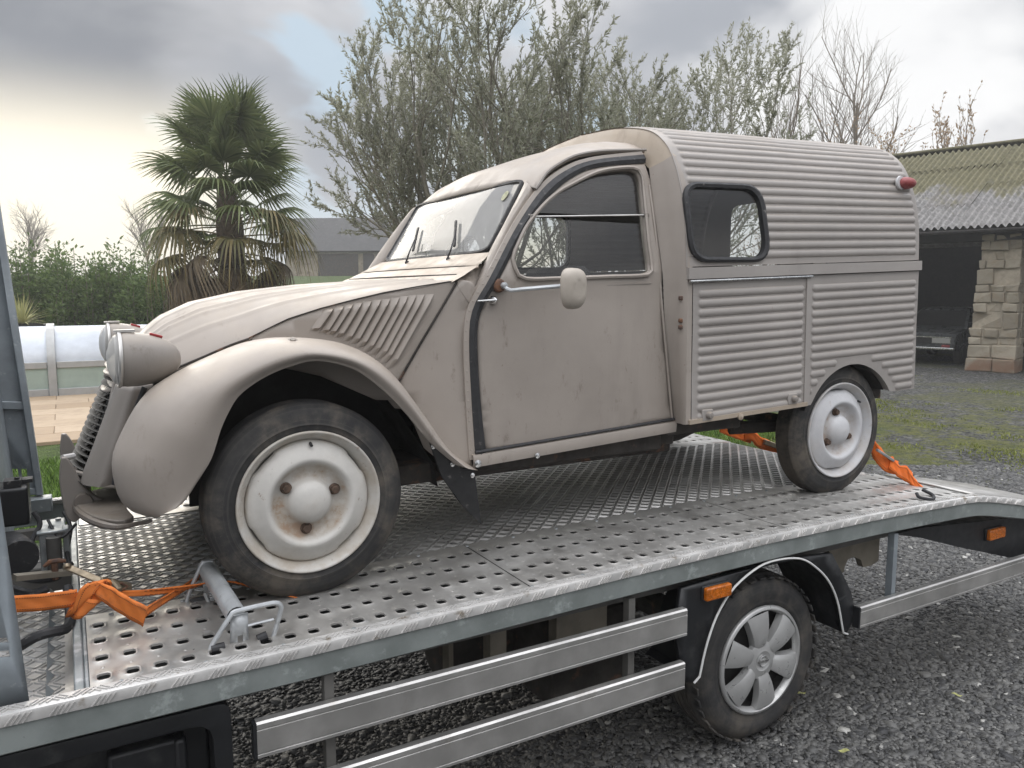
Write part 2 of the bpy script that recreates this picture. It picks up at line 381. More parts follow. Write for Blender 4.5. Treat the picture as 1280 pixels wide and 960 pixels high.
def inpoly(p, poly):
    x, y = p[:, 0], p[:, 1]; r = np.zeros(len(p), bool); n = len(poly)
    for i in range(n):
        x1, y1 = poly[i]; x2, y2 = poly[(i+1) % n]
        c = ((y1 > y) != (y2 > y)) & (x < (x2-x1)*(y-y1)/((y2-y1)+1e-15)+x1); r ^= c
    return r
def fillet(poly, rad, n=5):
    P = np.asarray(poly, float); out = []; m = len(P)
    for i in range(m):
        a, b, c = P[i-1], P[i], P[(i+1) % m]; r_ = rad[i] if hasattr(rad, '__len__') else rad
        u = a-b; v = c-b; lu, lv = np.linalg.norm(u), np.linalg.norm(v); k = min(r_, lu*0.48, lv*0.48)
        if k < 1e-5: out.append(b); continue
        p, q = b+u/lu*k, b+v/lv*k
        for t in np.linspace(0, 1, n): out.append((1-t)**2*p+2*t*(1-t)*b+t*t*q)
    return np.array(out)
def skin2d(outer, holes=(), du=0.05, dv=0.05):
    """triangulate a 2-D outline with holes and interior points; returns (points, faces)"""
    outer = np.asarray(outer, float); P = [outer]; E = []
    def loop(b, n): return [(b+i, b+(i+1) % n) for i in range(n)]
    E += loop(0, len(outer)); b = len(outer)
    for h in holes: P.append(np.asarray(h, float)); E += loop(b, len(h)); b += len(h)
    lo, hi = outer.min(0), outer.max(0)
    gx = np.arange(lo[0]+du*0.5, hi[0], du); gy = np.arange(lo[1]+dv*0.5, hi[1], dv)
    g = np.stack(np.meshgrid(gx, gy), -1).reshape(-1, 2)
    k = inpoly(g, outer)
    for h in holes: k &= ~inpoly(g, np.asarray(h))
    P.append(g[k]); A = np.concatenate(P)
    vo, eo, fo, *_ = delaunay_2d_cdt([Vector(p) for p in A], E, [], 0, 1e-6)
    Q = np.array([tuple(v) for v in vo]); F = np.array([list(f) for f in fo if len(f) == 3])
    c = Q[F].mean(1); k = inpoly(c, outer)
    for h in holes: k &= ~inpoly(c, np.asarray(h))
    return Q, F[k]
def rotz(a):
    c, s = math.cos(a), math.sin(a); return np.array([[c, -s, 0], [s, c, 0], [0, 0, 1.0]])
# ================================================================== terrain
F2, R2 = np.array([math.sin(YAW), math.cos(YAW)]), np.array([math.cos(YAW), -math.sin(YAW)])
def uv(u, v, z=0.0): p = CAM[:2]+R2*u+F2*v; return np.array([p[0], p[1], z])   # metres to the right of / ahead of the standpoint
def sstep(x, a, b): t = np.clip((x-a)/(b-a), 0, 1); return t*t*(3-2*t)
def hgt(x, y):
    dx, dy = np.asarray(x)-CAM[0], np.asarray(y)-CAM[1]; u = dx*R2[0]+dy*R2[1]; v = dx*F2[0]+dy*F2[1]
    return GZ+3.0*sstep(v, 24, 60)*(1-sstep(u, 2, 14))+1.5*sstep(v, 60, 300)
def axis_pts(): return np.unique(np.r_[-600, -300, -150, np.arange(-80, -20, 6), np.arange(-20, 30, 1.0), np.arange(30, 90, 4), 120, 180, 300, 600])
gx, gy = axis_pts(), axis_pts(); XX, YY = np.meshgrid(gx, gy, indexing='ij'); ZZ = hgt(XX, YY)
def ground_mat():
    m, t, b = nodes('ground_gravel_and_grass'); N = NT(t)
    geo = N.n('ShaderNodeNewGeometry'); sp = N.n('ShaderNodeSeparateXYZ'); N.l(geo.outputs['Position'], sp.inputs[0])
    def vor(scale, feat='F1'):
        o = N.n('ShaderNodeTexVoronoi'); o.feature = feat; o.inputs['Scale'].default_value = scale; N.l(geo.outputs['Position'], o.inputs[0]); return o
    v1 = vor(34); v2 = vor(15)
    hs = N.n('ShaderNodeSeparateColor'); N.l(v1.outputs['Color'], hs.inputs[0])
    hs2 = N.n('ShaderNodeSeparateColor'); N.l(v2.outputs['Color'], hs2.inputs[0])
    g = N.mix(N.rng(hs.outputs[0], 0.1, 1.0), (0.085, 0.085, 0.085), (0.28, 0.277, 0.265))
    g = N.mix(N.rng(hs2.outputs[1], 0.90, 0.97), g, (0.34, 0.33, 0.31))
    big = N.noise(0.35, 5, 0.6, 'Generated')
    tcn = N.n('ShaderNodeTexNoise'); tcn.inputs['Scale'].default_value = 0.55; tcn.inputs['Detail'].default_value = 6; tcn.inputs['Roughness'].default_value = 0.65; N.l(geo.outputs['Position'], tcn.inputs[0])
    fine = N.n('ShaderNodeTexNoise'); fine.inputs['Scale'].default_value = 9; fine.inputs['Detail'].default_value = 6; fine.inputs['Roughness'].default_value = 0.7; N.l(geo.outputs['Position'], fine.inputs[0])
    g = N.mix(N.rng(tcn.outputs['Fac'], 0.45, 0.7, 0, .35), g, (0.15, 0.135, 0.11))
    # moss creeping over the yard
    mz = N.math('MULTIPLY', N.rng(sp.outputs[0], 4.0, 5.6), N.math('MULTIPLY', N.rng(sp.outputs[1], 0.5, 2.6), N.rng(sp.outputs[0], 15, 8, .35, 1)))
    mm = N.math('ADD', N.math('MULTIPLY', tcn.outputs['Fac'], 0.62), N.math('MULTIPLY', fine.outputs['Fac'], 0.38))
    moss = N.math('MULTIPLY', N.rng(mm, 0.475, 0.555), mz, True)
    mcol = N.mix(N.rng(fine.outputs['Fac'], 0.35, 0.65), (0.15, 0.18, 0.03), (0.31, 0.32, 0.08))
    g = N.mix(N.math('MULTIPLY', moss, 0.78), g, mcol)
    # lawn
    edge = N.math('ADD', sp.outputs[1], N.math('MULTIPLY', tcn.outputs['Fac'], 0.8))
    lawn = N.math('MULTIPLY', N.rng(edge, 4.1, 4.5), N.rng(N.math('ADD', sp.outputs[0], N.math('MULTIPLY', N.math('SUBTRACT', 12.0, sp.outputs[1]), -0.05)), 8.6, 7.4))
    far_ = N.rng(sp.outputs[1], 20, 26)
    lawn = N.math('MAXIMUM', lawn, far_)
    gcol = N.mix(N.rng(fine.outputs['Fac'], 0.3, 0.7), (0.075, 0.13, 0.02), (0.16, 0.24, 0.05))
    N.l(N.mix(lawn, g, gcol), b.inputs['Base Color']); b.inputs['Roughness'].default_value = 0.85; b.inputs['Specular IOR Level'].default_value = 0.3
    bp_ = N.n('ShaderNodeBump'); bp_.inputs['Strength'].default_value = 0.9; bp_.inputs['Distance'].default_value = 0.02
    N.l(N.math('SUBTRACT', hs.outputs[2], N.math('MULTIPLY', v1.outputs['Distance'], 18.0)), bp_.inputs['Height']); N.l(bp_.outputs[0], b.inputs['Normal'])
    return m
M['ground'] = ground_mat()
b = MB().grid(np.stack([XX, YY, ZZ], -1)); g_ = b.ob('ground', 'ground', smooth=True, ang=0); g_['kind'] = 'structure'
# ---- loose slate chips, real stones where the eye can tell them apart
def islemat(name, c0, c1, rough=0.7, odd=None):
    m, t, b = nodes(name); N = NT(t); geo = N.n('ShaderNodeNewGeometry'); r_ = geo.outputs['Random Per Island']
    c = N.mix(r_, c0, c1)
    if odd: c = N.mix(N.rng(r_, odd[1], odd[1]+.01), c, odd[0])
    N.l(c, b.inputs['Base Color']); b.inputs['Roughness'].default_value = rough; b.inputs['Specular IOR Level'].default_value = 0.4; return m
M['chips'] = islemat('slate_chips', (0.034, 0.034, 0.035), (0.15, 0.147, 0.138), 0.5, ((0.42, 0.41, 0.38), .985))
def fast_mesh(name, V, quads, m, kind=None, parent=None):
    me = bpy.data.meshes.new(name); V = np.asarray(V, np.float32); nq = len(quads); k = quads.shape[1]
    if parent is not None: V = V-np.array(wloc(parent), np.float32)
    me.vertices.add(len(V)); me.vertices.foreach_set('co', V.ravel()); me.loops.add(nq*k); me.loops.foreach_set('vertex_index', quads.astype(np.int32).ravel())
    me.polygons.add(nq); me.polygons.foreach_set('loop_start', np.arange(0, nq*k, k, dtype=np.int32)); me.materials.append(M[m]); me.update(calc_edges=True)
    o = bpy.data.objects.new(name, me); COL.objects.link(o); o.parent = parent
    if kind: o['kind'] = kind
    return o
BOXQ = np.array([[0, 2, 3, 1], [4, 5, 7, 6], [0, 1, 5, 4], [2, 6, 7, 3], [0, 4, 6, 2], [1, 3, 7, 5]])
def chips(n, size, region):
    P = region(n); n = len(P)
    base = np.array([[x, y, z] for z in (-1, 1) for y in (-1, 1) for x in (-1, 1)], float)
    S = size*np.exp(RNG.normal(0, .35, (n, 1))); dims = np.concatenate([S*RNG.uniform(.7, 1.3, (n, 1)), S*RNG.uniform(.4, .9, (n, 1)), S*RNG.uniform(.14, .36, (n, 1))], 1)/2
    V = base[None]*dims[:, None, :]*(1+RNG.uniform(-.35, .35, (n, 8, 3))); V[:, 4:, :2] *= .8
    a = RNG.uniform(0, 2*PI, n); tx, ty = RNG.normal(0, .15, n), RNG.normal(0, .15, n)
    V[:, :, 2] += V[:, :, 0]*tx[:, None]+V[:, :, 1]*ty[:, None]
    c, s = np.cos(a)[:, None], np.sin(a)[:, None]; x = V[:, :, 0]*c-V[:, :, 1]*s; y = V[:, :, 0]*s+V[:, :, 1]*c
    W = np.stack([x+P[:, :1], y+P[:, 1:2], V[:, :, 2]+GZ+dims[:, 2:3]*.7], -1)
    Q = (BOXQ[None, 1:]+np.arange(n)[:, None, None]*8).reshape(-1, 4)
    return W.reshape(-1, 3), Q
def wedge(u0, v0, v1, ulo, uhi):
    def f(n):
        v = np.sqrt(RNG.uniform(v0*v0, v1*v1, n)); u = v*RNG.uniform(ulo, uhi, n); p = CAM[:2]+u[:, None]*R2+v[:, None]*F2; return p
    return f
Va, Qa = chips(112000, .0172, wedge(0, 2.5, 6.3, -.40, .70)); Vb, Qb = chips(20000, .023, wedge(0, 6.3, 7.8, .12, .70))
kb = None
fast_mesh('slate_gravel', np.concatenate([Va, Vb]), np.concatenate([Qa, Qb+len(Va)]), 'chips', 'stuff')
# ---- grass blades
def blademat(name, c0, c1):
    m, t, b = nodes(name); N = NT(t); geo = N.n('ShaderNodeNewGeometry')
    N.l(N.mix(geo.outputs['Random Per Island'], c0, c1), b.inputs['Base Color']); b.inputs['Roughness'].default_value = .6; b.inputs['Specular IOR Level'].default_value = .25
    try:
        b.inputs['Transmission Weight'].default_value = 0.0
    except Exception: pass
    return m
M['grass'] = blademat('grass_blades', (0.06, 0.12, 0.015), (0.17, 0.27, 0.05)); M['moss'] = blademat('moss_tufts', (0.13, 0.16, 0.03), (0.29, 0.31, 0.085))
def blades(P, h, w_):
    n = len(P); a = RNG.uniform(0, 2*PI, n); H = h*RNG.uniform(.5, 1.3, n); ln = RNG.normal(0, .45, (n, 2))*H[:, None]
    d = np.stack([np.cos(a), np.sin(a)], 1)*w_/2; z = hgt(P[:, 0], P[:, 1]); V = np.zeros((n, 4, 3))
    V[:, 0, :2] = P-d; V[:, 1, :2] = P+d; V[:, 2, :2] = P+d*.35+ln; V[:, 3, :2] = P-d*.35+ln; V[:, :2, 2] = z[:, None]-.005; V[:, 2:, 2] = (z+H)[:, None]
    return V.reshape(-1, 3), (np.arange(4)[None]+np.arange(n)[:, None]*4)
def rect(x0, x1, y0, y1, n): return np.stack([RNG.uniform(x0, x1, n), RNG.uniform(y0, y1, n)], 1)
P = np.concatenate([rect(-2.2, .6, 4.0, 7.0, 11000), rect(.6, 8.0, 4.1, 8.5, 26000)])
V, Q = blades(P, .075, .012); fast_mesh('lawn_grass', V, Q, 'grass', 'stuff')
P = rect(4.5, 15, 1.2, 8, 60000); nz = np.array([mnoise.noise(Vector((x*.55, y*.55, 3.3)))+.55*mnoise.noise(Vector((x*2.1, y*2.1, 9.1))) for x, y in P]); P = P[(nz > .05+np.maximum(0, P[:, 0]-8)*.05+RNG.uniform(0, .35, len(P)))]
V, Q = blades(P, .022, .018); fast_mesh('moss', V, Q, 'moss', 'stuff')
# a few fallen leaves near the transporter
M['leaf_fallen'] = mat('fallen_leaf', (0.42, 0.42, 0.16), .6, var=.4, vscale=50)
for px, py in ((1055, 938), (1196, 868), (1002, 866)):
    p = onZ(px, py, GZ+.035); b = MB(); b.grid([[p+rotz(px)@np.array([x, y*(1-(x/.022)**2)*.011, .004*math.sin(x*140)]) for y in (-1, 0, 1)] for x in np.linspace(-.0215, .0215, 7)]); tag(b.ob('fallen_leaf', 'leaf_fallen'), {1055: 'small yellow-green leaf on the gravel, nearest the bottom edge', 1196: 'small pale leaf on the gravel farther right of the lorry wheel', 1002: 'small pale leaf on the gravel close to the lorry wheel'}[px], 'leaf', 'fallen leaves')
# ================================================================== the car transporter
truck = thing('car_transporter', 'galvanised flatbed car transporter lorry carrying the taupe van', 'lorry', (1.5, 0.69, GZ))
def zd(X): return float(np.interp(X, [-2, -.1, .4, 1.0, 1.6, 2.2, 2.6, 2.86, 2.96, 3.06, 3.34, 5], [0, .003, .010, .020, .026, .022, .012, .004, -.003, -.018, -.072, -.40]))
TY0, TY1 = -.33, 1.71
def mirT(V):
    V = np.array(V, float).reshape(-1, 3); V[:, 1] = TY0+TY1-V[:, 1]; return V
def flip_(F): return [list(f)[::-1] for f in F]
def bend(V, off=0.0):
    V = np.array(V, float).reshape(-1, 3); V[:, 2] += np.array([zd(x) for x in V[:, 0]])+off; return V
# ---- punched track plates
HX, HY, PX = .0145, .0168, .0635
ROWS = (-.240, -.130, -.016, .092)
def rrect(cx, cy, hx, hy, z, ch=.38):
    k = [(-1, -1+ch), (-1+ch, -1), (0, -1), (1-ch, -1), (1, -1+ch), (1, 0), (1, 1-ch), (1-ch, 1), (0, 1), (-1+ch, 1), (-1, 1-ch), (-1, 0)]
    return [(cx+a*hx, cy+b_*hy, z) for a, b_ in k]
def cell_rect(x0, x1, y0, y1, z):
    mx_, my_ = (x0+x1)/2, (y0+y1)/2; ex, ey = (x1-x0)*.3, (y1-y0)*.3
    return [(x0, my_-ey, z), (mx_-ex, y0, z), (mx_, y0, z), (mx_+ex, y0, z), (x1, my_-ey, z), (x1, my_, z), (x1, my_+ey, z), (mx_+ex, y1, z), (mx_, y1, z), (mx_-ex, y1, z), (x0, my_+ey, z), (x0, my_, z)]
def track_plate(i0, i1):
    b = MB(); ye = [-.296, -.185, -.073, .038, .148]
    for i in range(i0, i1):
        cx = -.575+PX*i; x0, x1 = cx-PX/2+(.002 if i == i0 else 0), cx+PX/2-(.002 if i == i1-1 else 0)
        for r_ in range(4):
            y0, y1 = ye[r_], ye[r_+1]
            c = [(x0, y0, 0), (x1, y0, 0), (x1, y1, 0), (x0, y1, 0)]
            R_ = [cell_rect(x0, x1, y0, y1, 0), rrect(cx, ROWS[r_], HX*1.62, HY*1.55, 0, .5), rrect(cx, ROWS[r_], HX*1.22, HY*1.2, .0026), rrect(cx, ROWS[r_], HX, HY, .0020), rrect(cx, ROWS[r_], HX*.96, HY*.96, -.0035)]
            V = sum(R_, []); F = []
            for k in range(4):
                for j in range(12): F.append([k*12+j, k*12+(j+1) % 12, (k+1)*12+(j+1) % 12, (k+1)*12+j])
            n = len(V); V += c
            F += [[n, 1, 0], [n+1, 4, 3], [n+2, 7, 6], [n+3, 10, 9]]
            b.add(V, F)
        b.add([(x0, .148, 0), (x1, .148, 0), (x1, .186, 0), (x0, .186, 0), (x0, .190, -.012), (x1, .190, -.012)], [[0, 1, 2, 3], [3, 2, 5, 4]])
    return b
for i0, i1 in ((0, 19), (19, 37), (37, 56)):
    b = track_plate(i0, i1); V = bend(b.V)
    mesh('track_plate', V, b.F, 'plate', truck, ang=25); mesh('track_plate', mirT(V), flip_(b.F), 'plate', truck, ang=25)
b = MB()
for y in (.165, -.285):
    for i in range(0, 56, 3): b.rev([(.007, 0), (.006, .003), (.0001, .004)], (-.54+PX*i, y, 0), (0, 0, 1), 8)
V = bend(b.V); mesh('plate_screws', V, b.F, 'galv', truck, kind='stuff')
# small nibs pressed up between the holes
b = MB()
for i in range(55):
    for y in (-.186, -.074, .038):
        b.rev([(.0055, 0), (.004, .0008), (.0001, .001)], (-.575+PX*i, y, 0), (0, 0, 1), 6)
V = bend(b.V); mesh('pressed_nibs', V, b.F, 'plate', truck, kind='stuff')
# ---- tread plate down the middle: a base sheet and its raised bars
b = MB().grid([[(x, y, -.052) for y in (-.26, .69, 1.64)] for x in np.linspace(-.52, 2.9, 14)]); b.F = flip_(b.F); mesh('hole_shade_sheet', bend(b.V), b.F, 'dark', truck)  # added dark sheet below the plates, makes their holes read black
for j in range(3):
    x0, x1 = -.615+j*1.186+.0015, -.615+(j+1)*1.186-.0015
    b = MB().grid([[(x, y, -.004) for y in (.188, .7, 1.192)] for x in np.linspace(x0, x1, 14)]); b.F = flip_(b.F); mesh('tread_sheet', bend(b.V), b.F, 'tread', truck)
def tread_bars(x0, x1, y0, y1, z, p=.034, L=.0155, W=.0046, H=.0034):
    V = []; F = []; nx, ny = int((x1-x0)/p), int((y1-y0)/p)
    for i in range(nx):
        for j in range(ny):
            cx, cy = x0+(i+.5)*p, y0+(j+.5)*p; a = R(45) if (i+j) % 2 else R(-45)
            for o in (-.0062, .0062):
                d = np.array([math.cos(a), math.sin(a)]); n = np.array([-d[1], d[0]]); c = np.array([cx, cy])+n*o; k = len(V); w_ = W*.62
                P = [c-d*L-n*w_*.3, c+d*L-n*w_*.3, c+d*L+n*w_*.3, c-d*L+n*w_*.3]; P0 = [c-d*L*1.05-n*w_, c+d*L*1.05-n*w_, c+d*L*1.05+n*w_, c-d*L*1.05+n*w_]
                V += [(q[0], q[1], z) for q in P0]+[(q[0], q[1], z+H) for q in P]
                F += [[k+4, k+5, k+6, k+7]]+[[k+q, k+(q+1) % 4, k+4+(q+1) % 4, k+4+q] for q in range(4)]
    return V, F
V, F = tread_bars(-.612, 2.938, .192, 1.19, -.0042); mesh('tread_bars', bend(V), F, 'tread', truck, smooth=False, kind='stuff')
# ---- edge angles with slanted bars
def trim(mirror):
    xs = np.concatenate([np.linspace(-1.2, 2.8, 60), np.linspace(2.82, 3.2, 16), np.linspace(3.25, 4.6, 10)])
    b = MB().grid([[(x, -.283, .002), (x, -.322, .004), (x, -.329, .002), (x, -.331, -.004), (x, -.331, -.024), (x, -.326, -.026)] for x in xs])
    if mirror: b = MB().grid([[(x, -.283, .002), (x, -.322, .004), (x, -.329, .002), (x, -.331, -.004), (x, -.331, -.024), (x, -.326, -.026)] for x in xs if x < 2.96])
    V = bend(b.V); mesh('edge_angle', mirT(V) if mirror else V, b.F if mirror else flip_(b.F), 'trim', truck, ang=50)
    b = MB(); x = -1.1; k = 0
    while x < (2.9 if mirror else 4.3):
        if k % 2 == 0:
            for q in range(4): b.bar((x+q*.011-.008, -.3325, -.0225), (x+q*.011+.010, -.3325, -.0005), .0022, .0042, up=(0, 1, 0))
            for q in range(3): b.bar((x+q*.014-.012, -.292, .004), (x+q*.014+.012, -.318, .0055), .004, .003)
        else:
            for q in range(4): b.bar((x+q*.014+.012, -.290, .004), (x+q*.014-.012, -.318, .0055), .004, .003)
        x += .042; k += 1
    V = bend(b.V); mesh('angle_bars', mirT(V) if mirror else V, b.F, 'trim', truck, smooth=False, kind='stuff')
    b = MB().grid([[(x, -.322, -.026), (x, -.325, -.026), (x, -.3255, -.088), (x, -.318, -.094), (x, -.262, -.096), (x, -.262, -.092)] for x in xs if x < 2.96 or not mirror])
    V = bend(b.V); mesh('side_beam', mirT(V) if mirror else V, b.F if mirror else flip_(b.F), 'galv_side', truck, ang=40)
trim(False); trim(True)
# ---- sloping tail of the deck
b = MB().grid([[(x, y, 0) for y in (TY0+.04, -.1, .14)] for x in (2.956, 3.0, 3.06, 3.3, 3.7)]); b.F = flip_(b.F); mesh('loading_ramp', bend(b.V, -.001), b.F, 'plate', truck, ang=30, solid=.01)
# ---- frame under the deck
for y in (-.20, 1.58):
    b = MB(); b.box((.9, y, -.115), (3.9, .05, .045)); b.ob('outer_rail', 'chassis', truck)
for y in (.26, 1.12):
    b = MB(); b.box((.9, y, -.20), (4.0, .07, .17)); b.ob('chassis_rail', 'chassis', truck, bev=.006)
for i, x in enumerate(np.arange(-.56, 2.95, .5)):
    b = MB(); b.box((x, .69, zd(x)-.055), (.05, 1.98, .07)); b.ob('cross_member', 'galv', truck)
b = MB(); b.box((-.627, .69, -.03), (.022, 1.98, .066)); b.box((-.610, .69, -.016), (.012, 1.96, .028)); b.ob('front_rail', 'galv', truck, bev=.004)
# ---- side guards
def rail(x0, x1, zt_, zb, name='side_guard'):
    prof = [(-.318, zt_), (-.340, zt_+.001), (-.346, zt_-.004), (-.346, zt_-.016), (-.3435, zt_-.0175), (-.3435, zt_-.0195), (-.346, zt_-.021), (-.346, zb+.016), (-.3435, zb+.0145), (-.3435, zb+.0125), (-.346, zb+.011), (-.346, zb+.003), (-.341, zb), (-.318, zb)]
    b = MB().grid([[(x, y, z) for y, z in prof] for x in np.linspace(x0, x1, 6)]); b.F = b.F
    n = len(prof); b.F.append(list(range(n))); b.F.append([len(b.V)-1-i for i in range(n)]); o = b.ob(name, 'alu', truck, ang=30)
    b = MB(); b.box((x0-.004, -.330, (zt_+zb)/2), (.010, .030, zt_-zb-.004)); b.ob('end_cap', 'plastic', o)
    return o
rail(-.246, 1.192, -.160, -.257); rail(-.246, 1.188, -.352, -.449); rail(2.130, 3.75, -.350, -.440)
for px, py, z1 in ((409, 850, -.46), (786, 750, -.46), (1115, 680, -.43)):
    x = onY(px, py, -.295)[0]; b = MB(); b.box((x, -.298, (-.09+z1)/2), (.026, .030, -.09-z1)); b.ob('guard_post', 'chassis' if px != 1115 else 'steelgrey', truck)
# ---- rear wheels, mudguards, side lamps
def road_wheel(loc, rz=0.0):
    w_ = thing('wheel', None, None); w_.parent = truck; w_.location = Vector(loc)-truck.location; w_.rotation_euler = (0, 0, rz)
    A = (0, -1, 0); b = MB(); Rw = .335
    pf = [(.212, -.02), (.220, -.006), (.236, .000), (.250, -.001), (.256, .002), (.284, .000), (.302, -.006), (.318, -.020), (.328, -.034)]
    for h in np.linspace(-.044, -.156, 5): pf += [(Rw, h), (Rw, h-.018), (Rw-.008, h-.019), (Rw-.008, h-.026)]
    pf += [(.328, -.180), (.31, -.196), (.26, -.205), (.21, -.19)]
    b.rev(pf, (0, 0, 0), A, 64); mesh('tyre', b.V, b.F, 'tyre', w_, local=True, ang=50)
    b = MB()
    for k in range(40):   # shoulder lugs
        a = 2*PI*k/40; c = np.array([(Rw-.006)*math.cos(a), .026, (Rw-.006)*math.sin(a)]); t = np.array([-math.sin(a), 0, math.cos(a)]); r_ = np.array([math.cos(a), 0, math.sin(a)])
        b.box(c+[0, -.006, 0]-r_*.004, (.008, .030, .030), np.stack([r_, np.array([0, 1, 0]), t], 1))
    mesh('tread_lugs', b.V, b.F, 'tyre', w_, local=True, kind='stuff', bev=.002)
    b = MB(); b.rev([(.21, -.15), (.195, -.06), (.200, -.02), (.214, -.004)], (0, 0, 0), A, 48); b.rev([(.2, -.055), (.0001, -.05)], (0, 0, 0), A, 32); mesh('steel_rim', b.V, flip_(b.F), 'dark', w_, local=True)
    cap = MB(); cap.rev([(.216, -.010), (.2185, -.002), (.214, .006), (.204, .008), (.198, .002), (.193, -.010), (.191, -.016)], (0, 0, 0), A, 64); co = mesh('hubcap', cap.V, cap.F, 'hubcap', w_, local=True, ang=50)
    b = MB(); b.rev([(.078, -.016), (.074, .002), (.060, .007), (.045, .008), (.040, .010), (.038, .0085), (.0001, .0095)], (0, 0, 0), A, 40); mesh('hub_centre', b.V, b.F, 'hubcap', co, local=True, ang=40)
    b = MB(); b.tube([(.021*math.cos(t), -.0105, .021*math.sin(t)) for t in np.linspace(0, 2*PI, 25)[:-1]], .0028, 6, closed=True); b.box((0, -.0105, 0), (.056, .004, .010)); mesh('round_emblem', b.V, b.F, 'chrome', co, local=True)
    for k in range(6):
        a = R(100)+2*PI*k/6; b = MB(); G = []
        for f in np.linspace(0, 1, 8):
            r_ = .058+f*.140; hw = .029+.034*f-.004*f*f; hh = .006+.012*math.sin(PI*min(1, f*1.0))**.8*(1-f*.35); sw = .014*math.sin(PI*f)*0
            row = []
            for q, hq in ((-1.0, -.030), (-.96, -.002), (-.62, .003), (.30, .002), (.62, -.001), (.90, -.006), (1.0, -.034)):
                y_ = hw*q+sw; rr_ = math.sqrt(max(r_*r_-y_*y_, 1e-6)) if f > .9 else r_
                row.append((rr_*math.cos(a)-y_*math.sin(a), -(hh+hq), rr_*math.sin(a)+y_*math.cos(a)))
            G.append(row)
        b.grid(G); V = np.array(b.V); mesh('spoke', V, b.F, 'hubcap', co, local=True, ang=28)
    return w_
rw = road_wheel((1.668, -.252, -.500)); rw2 = road_wheel((1.668, 1.632, -.500), PI)
b = MB(); b.tube([(1.668, -.05, -.50), (1.668, 1.43, -.50)], .06, 10); b.box((1.668, .69, -.50), (.22, .22, .24)); b.ob('axle', 'under', truck)
ap = [(866, 853), (873, 845), (877, 825), (885, 795), (897, 764), (917, 733), (947, 708), (972, 699), (1000, 698), (1020, 710), (1035, 727), (1045, 750), (1050, 775), (1053, 791), (1058, 792)]
arc = smooth_curve(np.array([onY(a, c, -.315) for a, c in ap]), 40)
for s in (0, 1):
    outer = np.array([onY(a, c, -.315) for a, c in [(1070, 770), (1064, 740), (1052, 715), (1040, 692), (1010, 696), (965, 706), (900, 722), (852, 736), (846, 790), (854, 853)]])
    o2 = np.concatenate([arc[:, [0, 2]], outer[:, [0, 2]]]); Q, F = skin2d(o2, (), .1, .1); V = np.array([(q[0], -.315, q[1]) for q in Q])
    mg = mesh('mudguard', mirT(V) if s else V, flip_(F) if s else F.tolist(), 'plastic', truck, solid=.02)
    b = MB().grid([[p, p+[0, .26, 0]] for p in arc]); V = np.array(b.V); mesh('mudguard_liner', mirT(V) if s else V, b.F, 'plastic', mg)
    if not s: b = MB(); b.tube(arc+[0, -.006, 0], .0042, 6); b.ob('white_piping', 'white', mg)
def side_lamp(px0, px1, py0, py1, Y):
    a, c = onY(px0, (py0+py1)/2, Y), onY(px1, (py0+py1)/2, Y); h = onY(px0, py0, Y)[2]-onY(px0, py1, Y)[2]; m_ = (a+c)/2
    b = MB(); b.box(m_+[0, .008, 0], (c[0]-a[0]+.012, .014, h+.008)); o = b.ob('side_lamp', 'plastic', truck, bev=.004)
    b = MB(); b.box(m_+[0, -.006, 0], (c[0]-a[0], .022, h)); b.ob('lens', 'amber', o, bev=.006)
side_lamp(880, 911, 731, 747, -.325); side_lamp(1234, 1253, 660, 673, -.262)
# ---- black locker at the front, tail panel, brackets
bo = fillet([(-1.3, -.100), (-.300, -.108), (-.292, -.60), (-1.3, -.62)], .03, 4); bi = fillet([(-1.2, -.155), (-.345, -.150), (-.335, -.56), (-1.2, -.56)], .05, 4)
Q, F = skin2d(bo, [bi], .2, .2); V = np.array([(q[0], -.300, q[1]) for q in Q]); lk = mesh('locker', V, F.tolist(), 'plastic', truck, solid=.20, bev=.012)
b = MB(); b.box((-.77, -.20, -.36), (.86, .02, .42)); b.box((-.50, -.225, -.38), (.16, .04, .36)); b.box((-.415, -.228, -.38), (.03, .05, .36)); b.box((-.62, -.23, -.40), (.04, .05, .30)); b.ob('locker_back', 'plastic', lk, bev=.01)
tpan = [onY(a, c, -.25) for a, c in [(1118, 668), (1150, 660), (1290, 645), (1330, 652), (1330, 690), (1262, 697), (1199, 684), (1150, 672)]]
b = MB(); b.prism(tpan, (0, 0, 0), (0, .5, 0)); b.ob('tail_panel', 'plastic', truck)
bk = [onY(a, c, -.05) for a, c in [(1034, 684), (1100, 668), (1098, 701), (1089, 707), (1079, 709), (1076, 700), (1068, 696), (1060, 699), (1056, 708), (1055, 715), (1046, 718)]]
b = MB(); b.prism(bk, (0, 0, 0), (0, .03, 0)); b.F = b.F; b.ob('notched_bracket', 'bracket', truck)
for px0, px1, py0, py1, Y in ((695, 757, 745, 800, -.14), (612, 632, 780, 812, -.14), (560, 566, 790, 830, .0)):
    a, c = onY(px0, py0, Y), onY(px1, py1, Y); b = MB(); b.box(((a[0]+c[0])/2, Y+.02, (a[2]+c[2])/2-.03), (c[0]-a[0], .05, a[2]-c[2]+.06)); b.rev([(.014, 0), (.012, .002), (.0001, .0022)], ((a[0]+c[0])/2, Y-.005, (a[2]+c[2])/2-.01), (0, -1, 0), 12) if px0 == 695 else None
    b.ob('frame_bracket', 'bracket', truck)
b = MB(); b.box((1.0, .1, -.40), (.34, .30, .34)); b.tube([(.55, .35, -.42), (.85, .35, -.42)], .13, 16); b.ob('air_tank', 'under', truck, bev=.01)
